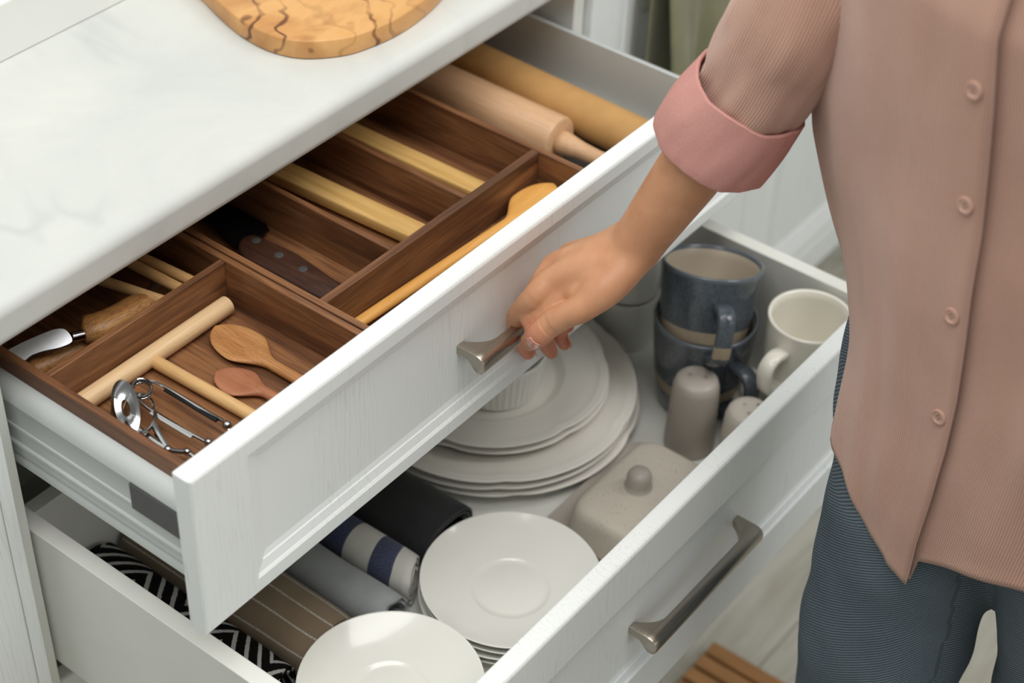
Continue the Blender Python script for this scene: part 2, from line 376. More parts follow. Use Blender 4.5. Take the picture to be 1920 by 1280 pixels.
WN = [(0.28, S(74, 46, 28)), (0.45, S(118, 76, 48)), (0.58, S(146, 100, 64)), (0.75, S(100, 63, 40))]
M = dict(
    paint=painted_oak('white_painted_ash', S(243, 246, 245), S(227, 230, 227)),
    melamine=plain('white_melamine', S(232, 232, 226), 0.5, nscale=30, var=0.015),
    steel=plain('grey_coated_steel', S(202, 206, 205), 0.42, nscale=20, var=0.02),
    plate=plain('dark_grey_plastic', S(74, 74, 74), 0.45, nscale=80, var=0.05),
    marble=marble('white_marble'),
    white=plain('white_wall_paint', S(232, 233, 229), 0.6, nscale=15, var=0.01),
    walx=wood('walnut_grain_x', WN, 0, 55, 4, 0.5, 0.35), waly=wood('walnut_grain_y', WN, 1, 55, 4, 0.5, 0.35),
    bamboo=wood('pale_bamboo', [(0.3, S(206, 160, 92)), (0.7, S(232, 192, 124))], 1, 120, 4, 0.45, 0.15),
    beech=wood('beech', [(0.3, S(206, 162, 122)), (0.7, S(226, 184, 144))], 1, 90, 5, 0.5, 0.18),
    birchx=wood('birch_rod_x', [(0.3, S(214, 176, 130)), (0.7, S(234, 200, 156))], 0, 90, 5, 0.5, 0.12),
    birchy=wood('birch_rod_y', [(0.3, S(208, 162, 106)), (0.7, S(230, 188, 132))], 1, 90, 5, 0.5, 0.12),
    spoon=wood('spoon_wood', [(0.3, S(176, 118, 68)), (0.7, S(206, 150, 94))], 1, 110, 6, 0.5, 0.3),
    spoon2=wood('reddish_spoon_wood', [(0.3, S(158, 98, 66)), (0.7, S(184, 122, 86))], 1, 60, 6, 0.55, 0.15),
    yspoon=wood('golden_spoon_wood', [(0.3, S(222, 158, 78)), (0.7, S(238, 180, 100))], 0, 70, 5, 0.45, 0.1),
    knifeh=wood('cheese_knife_wood', [(0.3, S(160, 106, 56)), (0.7, S(204, 150, 92))], 0, 90, 8, 0.4, 0.5),
    dark=wood('dark_rosewood', [(0.3, S(48, 27, 18)), (0.7, S(82, 48, 32))], 1, 160, 14, 0.55, 0.4),
    kraft=plain('kraft_paper', S(196, 150, 92), 0.7, nscale=40, var=0.08, bstr=0.1),
    olive=olive_wood('olive_wood'),
    nickel=brushed('brushed_nickel', S(176, 168, 156)),
    chrome=plain('chrome', S(176, 176, 178), 0.14, 1.0, nscale=10, var=0.02),
    blade=brushed('blade_steel', S(214, 216, 220), 0.34),
    black=plain('black_steel', S(22, 22, 23), 0.4, 0.6, nscale=30, var=0.1),
    porcelain=plain('white_porcelain', S(246, 245, 238), 0.16, coat=0.5, nscale=12, var=0.01),
    cream=plain('cream_stoneware', S(243, 239, 231), 0.28, coat=0.3, nscale=14, var=0.025),
    ivory=plain('ivory_glaze', S(240, 236, 224), 0.2, coat=0.5, nscale=12, var=0.015),
    butter=speckle('speckled_beige_stoneware', S(210, 202, 188), S(150, 126, 98), 0.45),
    mauve=plain('mauve_stoneware', S(178, 169, 160), 0.4, nscale=18, var=0.05),
    greige=plain('greige_stoneware', S(204, 197, 186), 0.42, nscale=18, var=0.04),
    hole=plain('dark_hole', S(40, 32, 28), 0.9),
    glaze=glaze_blue('blue_grey_glaze'),
    glazep=plain('blue_grey_rim_glaze', S(92, 100, 108), 0.22, coat=0.5, nscale=40, var=0.1),
    inner=plain('beige_inner_glaze', S(196, 184, 166), 0.3, nscale=12, var=0.03),
    green=cloth('olive_green_towel', S(140, 138, 108), S(118, 116, 90), 0.003, bstr=0.4),
    mat_=wood('bamboo_mat_wood', [(0.3, S(150, 104, 58)), (0.7, S(178, 128, 76))], 1, 50, 4, 0.5, 0.2),
    floor=floor_wood('grey_oak_floor'),
    skin=skin_mat('skin'), nail=plain('fingernail', S(215, 156, 140), 0.25, nscale=30, var=0.03, coat=0.3),
    shirt=corduroy('pink_corduroy', S(222, 180, 162), S(190, 146, 128)),
    cuff=plain('pink_cloth_reverse', S(208, 152, 144), 0.95, spec=0.1, nscale=1400, var=0.13, bstr=0.5),
    button=plain('pink_button', S(196, 156, 140), 0.4, nscale=60, var=0.06),
    jeans=denim('grey_blue_denim', S(130, 142, 150), S(78, 90, 100)),
    hair=plain('dark_brown_hair', S(60, 42, 32), 0.5, nscale=200, var=0.2),
    t_chev=chevron('black_white_chevron_cloth'),
    t_brown=cloth('brown_cloth_white_lines', S(156, 137, 114), S(132, 114, 94), 0.0012, stripes=[(k*0.021+0.004, k*0.021+0.0058, S(176, 170, 160)) for k in range(8)], axis=0),
    t_grey=cloth('grey_cloth', S(196, 199, 198), S(132, 138, 142), 0.0019, bstr=0.7),
    t_wb=cloth('white_cloth_blue_bands', S(232, 230, 223), S(214, 212, 205), 0.0013, stripes=[(0.5465, 0.571, S(70, 76, 100)), (0.600, 0.655, S(66, 72, 98))], axis=1),
    t_char=cloth('charcoal_cloth', S(58, 58, 60), S(40, 40, 42), 0.0035, bstr=0.7),
)

# ================================================================ setting
FZ = -0.08
def struct(o): return tag(o, kind='structure')
fl = struct(mk('floor', *box(-1.6, 3.2, -2.2, 0.86, FZ-0.05, FZ-0.004), M['floor']))
py = -2.19; row = 0
while py < 0.84:
    px_ = -1.6-random.uniform(0, 0.9)
    while px_ < 3.2:
        a, b_ = max(px_, -1.6), min(px_+1.2, 3.2)
        if b_-a > 0.05 and -0.9 < py < 0.5 and b_ > 0.0 and a < 2.6:
            bev(mk('floor_plank', *box(a+0.0012, b_-0.0012, py+0.0012, py+0.1488, FZ-0.004, FZ), M['floor'], fl), 0.0012, 1)
        px_ += 1.2
    py += 0.15; row += 1
struct(mk('wall_back', *box(-1.6, 3.2, 0.82, 0.90, FZ, 2.4), M['white']))
bev(struct(mk('trim_1', *box(-1.55, 2.4, 0.474, 0.82, 0.862, 0.917), M['white'])), 0.002)

# ---------------------------------------------------------------- worktop
ct = mk('countertop', *box(-1.55, 2.4, 0.2063, 0.82, 0.823, 0.862), M['marble'])
bev(ct, 0.011, 10); ct.data.polygons.foreach_set('use_smooth', [False]*6)
tag(ct, 'white marble worktop with pale grey veins above the open drawers', 'countertop')

# ---------------------------------------------------------------- cabinets
RING_FRAME = [(0.0, 0.0), (0.0020, 0.0015), (0.0027, 0.0022), (0.0105, 0.0045), (0.0113, 0.0055), (0.0165, 0.0070)]
def front_geo(x0, x1, z0, z1, yf, th, mx, mz, rings=RING_FRAME):
    r = 0.0035
    L = [(0.0015, 0.0015, th), (0, 0, th-0.0015), (0, 0, r), (r*.3, r*.3, r*.3), (r, r, 0)]
    L += [(mx+a, mz+a, d) for a, d in rings]
    R = [[(x0+a, yf+d, z0+b), (x1-a, yf+d, z0+b), (x1-a, yf+d, z1-b), (x0+a, yf+d, z1-b)] for a, b, d in L]
    return loft(R)
HP = [(0.0, 0.0), (-0.010, 0.0), (-0.0195, 0.0), (-0.0235, -0.0006), (-0.0268, -0.0025), (-0.0288, -0.0055), (-0.0296, -0.0095), (-0.0290, -0.0140),
      (-0.0268, -0.0175), (-0.0238, -0.0190), (-0.0205, -0.0188), (-0.0175, -0.0165), (-0.0150, -0.0130), (-0.0120, -0.0102), (-0.0085, -0.0092), (0.0, -0.0090)]
def handle_geo(x0, x1, y, z):
    foot, neck, yb = 0.0078, 0.024, -0.0185
    L = [(0.0, 0.0, 0.9), (0.0008, 0.0, 1.0), (foot, 0.0, 1.0)]
    for k in range(1, 11):
        t = k/10; L.append((foot+neck*t, yb*(1-(1-t)**2.2), 1.0))
    n = x1-x0
    xs = L+[(n-a, b, c) for a, b, c in reversed(L)]
    R = []
    for a, yi, s in xs:
        R.append([(x0+a, y+min(p[0], yi)*(1 if s == 1 else .985), z+p[1]*s-(0 if s == 1 else .0004)) for p in HP])
    return loft(R)
cab = thing('drawer_cabinet', 'white kitchen base cabinet with two drawers pulled open under the marble worktop', 'cabinet', (0.398, 0.5, FZ))
Y0 = 0.2137
CY = Y0+0.020
bev(mk('side_panel', *box(0.0, 0.018, CY, 0.81, FZ+0.08, 0.822), M['melamine'], cab), 0.001, 1)
bev(mk('side_panel', *box(0.779, 0.797, CY, 0.81, FZ+0.08, 0.822), M['melamine'], cab), 0.001, 1)
mk('back_panel', *box(0.018, 0.779, 0.80, 0.81, FZ+0.08, 0.822), M['melamine'], cab)
mk('bottom_panel', *box(0.018, 0.779, CY, 0.80, FZ+0.08, FZ+0.098), M['melamine'], cab)
mk('top_rail', *box(0.018, 0.779, CY+0.02, CY+0.10, 0.806, 0.822), M['melamine'], cab)
mk('plinth', *box(0.0, 0.797, CY+0.03, CY+0.046, FZ, FZ+0.08), M['paint'], cab)

# upper drawer (a part of the cabinet) and its own pieces
d1 = mk('drawer', *box(0.040, 0.757, 0.018, 0.48, 0.676, 0.690), M['melamine'], cab)
tag(d1, 'upper drawer with grey metal sides, pulled half open')
bev(mk('drawer_front', *front_geo(0.0, 0.797, 0.6546, 0.820, 0.0, 0.018, 0.0575, 0.0165), M['paint'], d1), 0.0006, 1)
def steel_side(sgn, x):
    # (outward, z) outline of the pressed steel side
    P = [(0.000, 0.7595), (0.004, 0.7592), (0.009, 0.757), (0.013, 0.753), (0.0155, 0.7475), (0.0163, 0.7425), (0.0150, 0.7405), (0.0150, 0.7185),
         (0.0163, 0.7178), (0.0163, 0.7150), (0.0150, 0.7142), (0.0150, 0.7000), (0.0170, 0.6985), (0.0170, 0.6950), (0.0150, 0.6930), (0.0158, 0.6905),
         (0.0158, 0.6850), (0.0145, 0.6820), (0.0160, 0.6790), (0.0160, 0.6725), (0.004, 0.6725), (0.0, 0.690)]
    R = [[(x+sgn*a, y, z) for a, z in P] for y in (0.018, 0.20, 0.48)]
    return loft(R)
mk('drawer_side', *steel_side(-1, 0.040), M['steel'], d1, smooth=True, sharp=35)
mk('drawer_side', *steel_side(1, 0.757), M['steel'], d1, smooth=True, sharp=35)
mk('drawer_back', *box(0.040, 0.757, 0.47, 0.48, 0.690, 0.755), M['melamine'], d1)
bev(mk('side_cover_plate', *box(0.0222, 0.026, 0.0185, 0.097, 0.7145, 0.7418), M['plate'], d1), 0.0006, 1)
hA_ = at(857, 649, y=0.0065)
tag(mk('drawer_handle', *handle_geo(hA_.x, hA_.x+0.178, 0.0065, hA_.z+0.0005), M['nickel'], d1, smooth=True, sharp=32), 'brushed nickel bar handle in the hand')

# lower drawer
d2 = mk('drawer', *box(0.037, 0.759, -0.1694, 0.285, 0.4265, 0.440), M['melamine'], cab)
tag(d2, 'lower drawer with white sides, pulled out the furthest')
bev(mk('drawer_front', *front_geo(0.0, 0.797, 0.386, 0.6246, -0.1874, 0.018, 0.0575, 0.0575), M['paint'], d2), 0.0006, 1)
bev(mk('drawer_side', *box(0.021, 0.037, -0.1694, 0.285, 0.4265, 0.597), M['melamine'], d2), 0.0008, 2)
bev(mk('drawer_side', *box(0.759, 0.775, -0.1694, 0.285, 0.4265, 0.597), M['melamine'], d2), 0.0008, 2)
bev(mk('drawer_back', *box(0.037, 0.759, 0.269, 0.285, 0.440, 0.575), M['melamine'], d2), 0.0008, 1)
hB_ = at(1180, 1175.5, y=-0.1809)
tag(mk('drawer_handle', *handle_geo(hB_.x, hB_.x+0.178, -0.1809, hB_.z+0.0005), M['nickel'], d2, smooth=True, sharp=32), 'brushed nickel bar handle with a free grip')
# closed lowest drawer
d3 = mk('drawer', *box(0.03, 0.767, Y0+0.018, 0.66, 0.10, 0.115), M['melamine'], cab)
tag(d3, 'lowest drawer, shut')
bev(mk('drawer_front', *front_geo(0.0, 0.797, 0.06, 0.379, Y0+0.035, 0.018, 0.0575, 0.0575), M['paint'], d3), 0.0006, 1)
# runner on the carcass side
mk('drawer_runner', *box(0.018, 0.021, CY+0.01, 0.70, 0.640, 0.668), M['plate'], cab)
mk('drawer_runner', *box(0.776, 0.779, CY+0.01, 0.70, 0.640, 0.668), M['plate'], cab)

# neighbours
lc = thing('corner_cabinet', 'white painted cupboard left of the open drawers', 'cabinet', (-0.3, 0.5, FZ))
mk('body', *box(-0.80, -0.016, Y0+0.020, 0.81, FZ, 0.822), M['melamine'], lc)
bev(mk('cabinet_door', *front_geo(-0.80, -0.0155, FZ+0.10, 0.820, Y0, 0.019, 0.095, 0.095), M['paint'], lc), 0.0006, 1)
bev(mk('filler_strip', *box(-0.0152, -0.003, Y0+0.0004, 0.6, FZ+0.05, 0.820), M['paint'], lc), 0.0008, 1)
rc = thing('base_cabinet', 'white painted cupboard right of the drawers with a green towel before it', 'cabinet', (1.3, 0.5, FZ))
mk('body', *box(0.800, 2.01, 0.244, 0.81, FZ+0.10, 0.822), M['melamine'], rc)
mk('plinth', *box(0.800, 2.01, 0.29, 0.305, FZ, FZ+0.10), M['paint'], rc)
DR = [(0.0, 0.0), (0.002, 0.002), (0.004, 0.0025), (0.006, 0.0), (0.020, 0.0), (0.050, 0.0085), (0.052, 0.0100)]
for a, b_ in ((0.799, 1.204), (1.207, 2.01)):
    bev(mk('cabinet_door', *front_geo(a, b_, 0.03, 0.820, 0.2240, 0.019, 0.0600, 0.0560, DR), M['paint'], rc), 0.0006, 1)
# rail that carries the towel
rail = thing('towel_rail', 'slim steel rail on the right-hand cupboard door carrying the green towel', 'rail', (1.02, 0.224, 0.800))
mk('bar', *tube([(0.905, 0.190, 0.800), (1.165, 0.190, 0.800)], 0.006, 14), M['nickel'], rail, smooth=True)
for x in (0.918, 1.155):
    mk('bracket', *tube([(x, 0.2245, 0.800), (x, 0.190, 0.800)], 0.005, 12), M['nickel'], rail, smooth=True)
TX0 = at(1247, 60, y=0.178).x
def towel_sheet():
    n = 64; rows = []
    prof = []
    for k in range(22): prof.append((0, 0.53+0.27*k/21))           # front fall: z up
    for k in range(1, 8): prof.append((k/8, None))
    for k in range(16): prof.append((1, 0.800-0.26*k/15))
    rings = []
    for s, z in prof:
        row = []
        for i in range(n+1):
            t = i/n; x = TX0+0.215*t
            amp = 0.009
            f = amp*math.sin(t*2*PI*2.2+0.6)+0.003*math.sin(t*2*PI*5.1)
            if s == 0:
                g = min(1, (0.800-z)/0.12); y = 0.190-0.0085-0.002-g*(0.010+f); zz = z; xx = x+g*0.006*math.sin(t*9)
            elif z is None:
                a = PI*s; y = 0.190-0.0085*math.cos(a)*1.0; zz = 0.800+0.0085*math.sin(a); xx = x
            else:
                g = min(1, (0.800-z)/0.12); y = 0.190+0.0085+g*0.004*math.sin(t*12); zz = z; xx = x
            row.append((xx, y, zz))
        rings.append(row)
    V, F = loft(rings, False, False, closed=False)
    UV = [(0.215*(i % (n+1))/n, 0.012*(i//(n+1))) for i in range(len(V))]
    return V, F, UV
V, F, UV = towel_sheet()
o = mk('kitchen_towel', V, F, M['green'], None, True, UV, origin=(1.04, 0.19, 0.40), sharp=None)
sm = o.modifiers.new('thick', 'SOLIDIFY'); sm.thickness = 0.003; sm.offset = 0
tag(o, 'olive green towel hanging from the rail beside the sleeve', 'towel')

# bamboo duckboard on the floor
mt = thing('duckboard', 'slatted bamboo mat on the floor below the drawers', 'mat', (0.5, -0.4, FZ))
for k in range(22):
    x1 = 0.803-0.0262*k
    bev(mk('slat', *box(x1-0.0225, x1, -0.78, -0.03, FZ+0.008, FZ+0.022), M['mat_'], mt), 0.0015, 1)
for y in (-0.70, -0.40, -0.10):
    mk('crossbar', *box(0.23, 0.80, y-0.02, y+0.02, FZ, FZ+0.008), M['mat_'], mt)

# ---------------------------------------------------------------- olive wood board
OB = [(0.440, 0.445), (0.428, 0.412), (0.4160, 0.378), (0.4070, 0.342), (0.4055, 0.307), (0.4160, 0.2765), (0.4430, 0.2525), (0.4700, 0.2430), (0.5050, 0.2385), (0.548, 0.2420), (0.592, 0.2530), (0.640, 0.270), (0.69, 0.298), (0.73, 0.345), (0.745, 0.40), (0.72, 0.45), (0.64, 0.466), (0.54, 0.466), (0.47, 0.463)]
ob = smoothloop([(a, b_, 0.8815) for a, b_ in OB], 6)
o = mk('cutting_board', *slab(ob, 0.019, r=0.0018), M['olive'], None, True, origin=(0.57, 0.36, 0.8625), sharp=50)
tag(o, 'thick olive wood board with dark swirling grain on the marble worktop', 'cutting board')

# ---------------------------------------------------------------- walnut trays in the upper drawer
TB, TT, TF = 0.6905, 0.777, 0.731
def tray(name, label, x0, x1, y0, y1, divs):
    t = thing(name, label, 'tray', ((x0+x1)/2, (y0+y1)/2, TB), group='walnut organiser trays in the upper drawer')
    w = 0.0065
    mk('base', *box(x0+w, x1-w, y0+w, y1-w, TF-0.006, TF), M['waly'], t)
    bev(mk('side_wall', *box(x0, x0+w, y0, y1, TB, TT), M['waly'], t), 0.0006, 1)
    bev(mk('side_wall', *box(x1-w, x1, y0, y1, TB, TT), M['waly'], t), 0.0006, 1)
    bev(mk('end_wall', *box(x0+w, x1-w, y0, y0+w, TB, TT-0.0005), M['walx'], t), 0.0006, 1)
    bev(mk('end_wall', *box(x0+w, x1-w, y1-w, y1, TB, TT-0.0005), M['walx'], t), 0.0006, 1)
    for (a, b_, c, d, m) in divs:
        bev(mk('divider', *box(a, b_, c, d, TF, TT-0.0005), M[m], t), 0.0006, 1)
    return t
tray('cutlery_tray', 'smaller walnut tray at the left end of the upper drawer, one cross divider', 0.0362, 0.2415, 0.0205, 0.465,
     [(0.0427, 0.235, 0.2025, 0.2085, 'walx')])
tray('cutlery_tray', 'larger walnut tray in mid drawer split lengthwise into four bays', 0.2432, 0.5470, 0.0205, 0.465,
     [(0.2497, 0.5405, 0.0995, 0.1075, 'walx'), (0.3380, 0.3440, 0.1075, 0.4585, 'waly'), (0.4385, 0.4445, 0.1075, 0.4585, 'waly')])

# crepe spreader: thick rod with a thinner handle leaving it
cs = thing('crepe_spreader', 'pale T-shaped wooden batter spreader in the left tray', 'spreader', (0.15, 0.15, TF))
rodA, rodB = at(441, 578, z=TF+0.009), at(160, 752, z=TF+0.009)
rodA.y = rodB.y = 0.1935; rodB.x = 0.052
def capped(p0, p1, r, n=18, r1=None):
    p0, p1 = Vector(p0), Vector(p1); d = (p1-p0).normalized(); c = r*0.18; r1 = r1 or r
    return tube([p0, p0+d*c*0.3, p0+d*c, p1-d*c, p1-d*c*0.3, p1], [r*.86, r*.96, r, r1, r1*.96, r1*.86], n)
mk('rod', *capped(rodA, rodB, 0.0085), M['birchx'], cs, True)
hA, hB = at(300, 683, z=TF+0.008), at(468, 777, z=TF+0.006)
hA.y = 0.187
mk('handle', *capped(hA, hB+(hB-hA)*0.5, 0.0058), M['birchy'], cs, True)

def spoon_geo(tip, neck, end, bw, hw, th, z0, bowl=0.0, rise=0.0, nb=16, lb=None):
    """flat spoon: bowl from tip to neck, handle from neck to end; bowl half width bw, handle half width hw"""
    tip, neck, end = Vector(tip), Vector(neck), Vector(end)
    d = (neck-tip); L = d.length; ax = d.normalized(); side = Vector((0, 0, 1)).cross(ax).normalized()
    rings = []
    def ring(c, w, t, dish):
        out = []; n = 20
        for k in range(n):
            a = 2*PI*k/n; x = math.cos(a)*w; z = math.sin(a)*t
            if math.sin(a) > 0: z -= dish*(1-(x/max(w, 1e-6))**2)
            out.append(c+side*x+Vector((0, 0, z)))
        return out
    fr = 0.50
    for k in range(11):
        th_ = PI/2*k/10; t = fr*(1-math.cos(th_)); w = max(0.0010, bw*math.sin(th_))
        rings.append(ring(tip+ax*(L*t)+Vector((0, 0, z0+th)), w, th*(0.45+0.55*math.sin(th_)), bowl*math.sin(th_)**2))
    for k in range(1, 13):
        s = k/12; t = fr+(1-fr)*s; e = s*s*(3-2*s)
        rings.append(ring(tip+ax*(L*t)+Vector((0, 0, z0+th)), bw*(1-e)+hw*e, th, bowl*(1-min(1, s*1.3))**0.8))
    for k in range(1, 9):
        t = k/8; c = neck.lerp(end, t)+Vector((0, 0, rise*t))
        rings.append(ring(c+Vector((0, 0, z0+th)), hw, hw*0.75*(1-.2*t)+th*.2, 0))
    return loft(rings)
def spoon(name, label, tip, neck, end, bw, hw, th, m, bowl, rise=0.0, group=None):
    o = mk(name, *spoon_geo(tip, neck, end, bw, hw, th, 0.0, bowl, rise), m, None, True, origin=(tip+end)/2, sharp=60)
    return tag(o, label, 'spoon', group)
zz = TF+0.001
spoon('wooden_spoon', 'bigger brown wooden spoon in the left tray, bowl towards the divider', at(404, 622, z=zz), at(512, 692, z=zz), at(640, 765, z=zz), 0.0205, 0.0052, 0.0045, M['spoon'], 0.004)
spoon('wooden_spoon', 'smaller reddish wooden spoon lying in front of the bigger one', at(406, 706, z=zz), at(500, 743, z=zz), at(620, 815, z=zz), 0.0165, 0.0050, 0.004, M['spoon2'], 0.0038)
spoon('wooden_spoon', 'golden long-handled wooden spoon in the narrow front bay of the larger tray', Vector((0.5365, 0.0775, zz+0.014)), Vector((0.466, 0.0765, zz+0.010)), at(640, 635, z=zz), 0.0208, 0.0058, 0.005, M['yspoon'], 0.003)

# chrome egg topper: sprung ring, two long arms with ball joints, cutting discs
et = thing('egg_topper', 'chrome sprung kitchen tool with ring jaws and jointed arms, in the left tray', 'kitchen tool', (0.11, 0.13, TF))
zc = TF+0.016
c0 = at(266, 729, z=zc)
e1 = (at(284, 729, z=zc)-c0); e2 = (at(266, 713, z=zc)-c0)
coil = []
for k in range(40):
    a = 2*PI*k/16; coil.append(c0+e1*math.cos(a+0.6)+e2*math.sin(a+0.6)+Vector((0, 0, 0.0045*(k/39-0.5))))
mk('spring_coil', *tube(coil, 0.0013, 8), M['chrome'], et, True)
a1 = [at(272, 713, z=zc+.001), at(290, 716, z=zc+.001), at(312, 727, z=zc+0.001), at(370, 762, z=zc), at(418, 789, z=zc-0.002)]
mk('arm', *tube(spline(a1, 5), 0.0015, 8), M['chrome'], et, True)
a2 = [at(250, 736, z=zc), at(268, 757, z=zc-0.002), at(300, 780, z=zc-0.003), at(345, 806, z=zc-0.004), at(384, 827, z=zc-0.005)]
mk('arm', *tube(spline(a2, 5), 0.0015, 8), M['chrome'], et, True)
mk('grip_plate', *tube([at(311, 729, z=zc+.0005), at(408, 787, z=zc-.0015)], 0.0030, 10, flat=0.45, up=(0, 0, 1)), M['black'], et, True)
mk('grip_plate', *tube([at(285, 772, z=zc-.003), at(362, 818, z=zc-.0045)], 0.0030, 10, flat=0.45, up=(0, 0, 1)), M['chrome'], et, True)
def ball(c, r, n=12):
    return lathe(c, [(max(1e-5, r*math.sin(PI*k/8)), -r*math.cos(PI*k/8)) for k in range(9)], n)
for p, r in ((at(426, 797, z=zc-.002), 0.0042), (at(391, 829, z=zc-.005), 0.0036), (at(315, 843, z=zc-.006), 0.0038), (at(351, 847, z=zc-.006), 0.0034), (at(296, 814, z=zc-.004), 0.003)):
    mk('ball_joint', *ball(p, r), M['chrome'], et, True)
for pts, r in (([at(426, 797, z=zc-.002), at(433, 812, z=zc-.006), at(440, 822, z=zc-.009)], .0021), ([at(391, 829, z=zc-.005), at(400, 838, z=zc-.007)], .002),
               ([at(315, 843, z=zc-.006), at(333, 846, z=zc-.006), at(351, 847, z=zc-.006)], .0022), ([at(351, 847, z=zc-.006), at(372, 862, z=zc-.008)], .0018),
               ([at(288, 795, z=zc), at(298, 815, z=zc-.003), at(315, 843, z=zc-.006)], .0026), ([at(262, 806, z=zc-.003), at(288, 826, z=zc-.005), at(315, 843, z=zc-.006)], .0026)):
    mk('link', *tube(spline(pts, 4), r, 8), M['chrome'], et, True)
def disc(cpx, rpx, rpy, z, hole, tilt, name):
    c = at(*cpx, z=z); n = 40
    ux = (at(cpx[0]+rpx, cpx[1]+4, z=z)-c); uy = (at(cpx[0]-3, cpx[1]-rpy, z=z)-c)
    uy = uy+Vector((0, 0, tilt))
    nn = ux.cross(uy).normalized()
    if nn.z < 0: nn = -nn
    R = []
    for s, h in ((hole, 0), (hole, .0012), (0.75, .0026), (1.0, .0012), (1.0, 0), (0.75, .0014)):
        R.append([c+ux*(s*math.cos(2*PI*k/n))+uy*(s*math.sin(2*PI*k/n))+nn*h for k in range(n)])
    R.append(R[0])
    return mk(name, *loft(R, False, False), M['chrome'], et, True, sharp=35)
disc((236, 766), 27, 36, zc+0.004, 0.3, 0.010, 'cutting_disc')
rr_ = at(266, 778, z=zc)
ring = []
for k in range(33):
    a = 2*PI*k/32; ring.append(at(262+29*math.cos(a), 775+36*math.sin(a), z=zc-0.002+0.004*math.sin(a)))
mk('jaw_ring', *tube(ring, 0.0016, 8), M['chrome'], et, True)
ring = []
for k in range(33):
    a = 2*PI*k/32; ring.append(at(232+22*math.cos(a), 772+30*math.sin(a), z=zc-0.006+0.003*math.sin(a)))
mk('jaw_ring', *tube(ring, 0.0012, 8), M['chrome'], et, True)

# cheese knives behind the divider
def blade_geo(pts, z, h):
    return slab([at(x, y, z=z) for x, y in pts], h)
kn = thing('cheese_knife', 'broad steel cheese knife with curved wooden handle at the left of the tray', 'knife', (0.10, 0.24, 0.75))
bl = smoothloop([at(x, y, z=0.768+0.00028*(655-0.12*x-y)) for x, y in ((14, 660), (30, 648), (62, 633), (96, 619), (117, 616), (129, 624), (135, 640), (112, 651), (84, 657), (60, 665), (42, 676))], 3)
mk('blade', *slab(bl, 0.0016), M['blade'], kn)
mk('ferrule', *tube([at(134, 632, z=0.766), at(156, 627, z=0.764)], 0.0042, 12), M['chrome'], kn, True)
hp, hr = spline([at(152, 618, z=0.760), at(160, 617, z=0.760), at(190, 612, z=0.760), at(225, 595, z=0.759), at(258, 575, z=0.757), at(283, 573, z=0.755), at(293, 580, z=0.754)], 5, [0.006, 0.0135, 0.0145, 0.0135, 0.0125, 0.0105, 0.004])
for p in hp: p.y = max(p.y, 0.2235)
mk('handle', *tube(hp, hr, 16, flat=0.8, up=(0, 0, 1)), M['knifeh'], kn, True)
kn = thing('cheese_knife', 'second cheese knife, only its wooden handle showing beneath the broad blade', 'knife', (0.08, 0.23, 0.735))
hp, hr = spline([at(48, 702, z=0.742), at(62, 694, z=0.742), at(100, 676, z=0.742), at(140, 655, z=0.742), at(170, 640, z=0.742), at(178, 640, z=0.742)], 5, [0.004, 0.0105, 0.0125, 0.0125, 0.012, 0.004])
for p in hp: p.y = max(p.y, 0.222); p.x = max(p.x, 0.047)
mk('handle', *tube(hp, hr, 16, flat=0.9, up=(0, 0, 1)), M['knifeh'], kn, True)
kb = [Vector((0.118, 0.232, 0.742)), Vector((0.21, 0.26, 0.742))]
mk('blade', *tube(kb, [0.006, 0.004], 8, flat=0.2, up=(0, 0, 1)), M['blade'], kn, True)
for lab, a, b_ in (('leftmost of three thin wooden sticks poking up behind the cross divider', (222, 528), (300, 560)), ('middle one of three thin wooden sticks behind the cross divider', (268, 497), (331, 537)),
                   ('rightmost of three thin wooden sticks behind the cross divider', (286, 484), (353, 523))):
    p1 = at(*b_, z=0.762); p0 = at(*a, z=0.762); p1.y = 0.2165; p0 = p1+(p0-p1).normalized()*0.20; p0.z = 0.742
    o = mk('wooden_stick', *capped(p0, p1, 0.0048, 12), M['birchy'], None, True, origin=(p0+p1)/2)
    tag(o, lab, 'stick', 'thin wooden sticks in the left tray')

# dark-handled knife
kn = thing('kitchen_knife', 'knife with dark riveted wooden handle in the first bay of the larger tray', 'knife', (0.30, 0.25, TF))
hz = 0.744
oh = smoothloop([at(x, y, z=hz) for x, y in ((447, 452), (474, 438), (520, 456), (560, 475), (596, 500), (632, 524), (672, 545), (650, 572), (610, 560), (560, 535), (505, 505), (455, 478))], 4)
for p in oh: p.y = max(p.y, 0.112)
mk('handle', *slab(oh, 0.012, r=0.003), M['dark'], kn, True, sharp=60)
for p in ((480, 451), (523, 478), (568, 504)):
    c = at(*p, z=hz)
    mk('rivet', *lathe(c-Vector((0, 0, 0.001)), [(0.0042, 0), (0.0042, 0.0012), (0.0038, 0.0014)], 20, cap0=True, cap1=True), M['plate'], kn, True)
ob_ = [at(x, y, z=hz-0.004) for x, y in ((497, 418), (505, 430), (478, 447), (440, 462), (400, 420), (300, 350), (330, 330), (420, 378))]
mk('blade', *slab(ob_, 0.002), M['black'], kn)
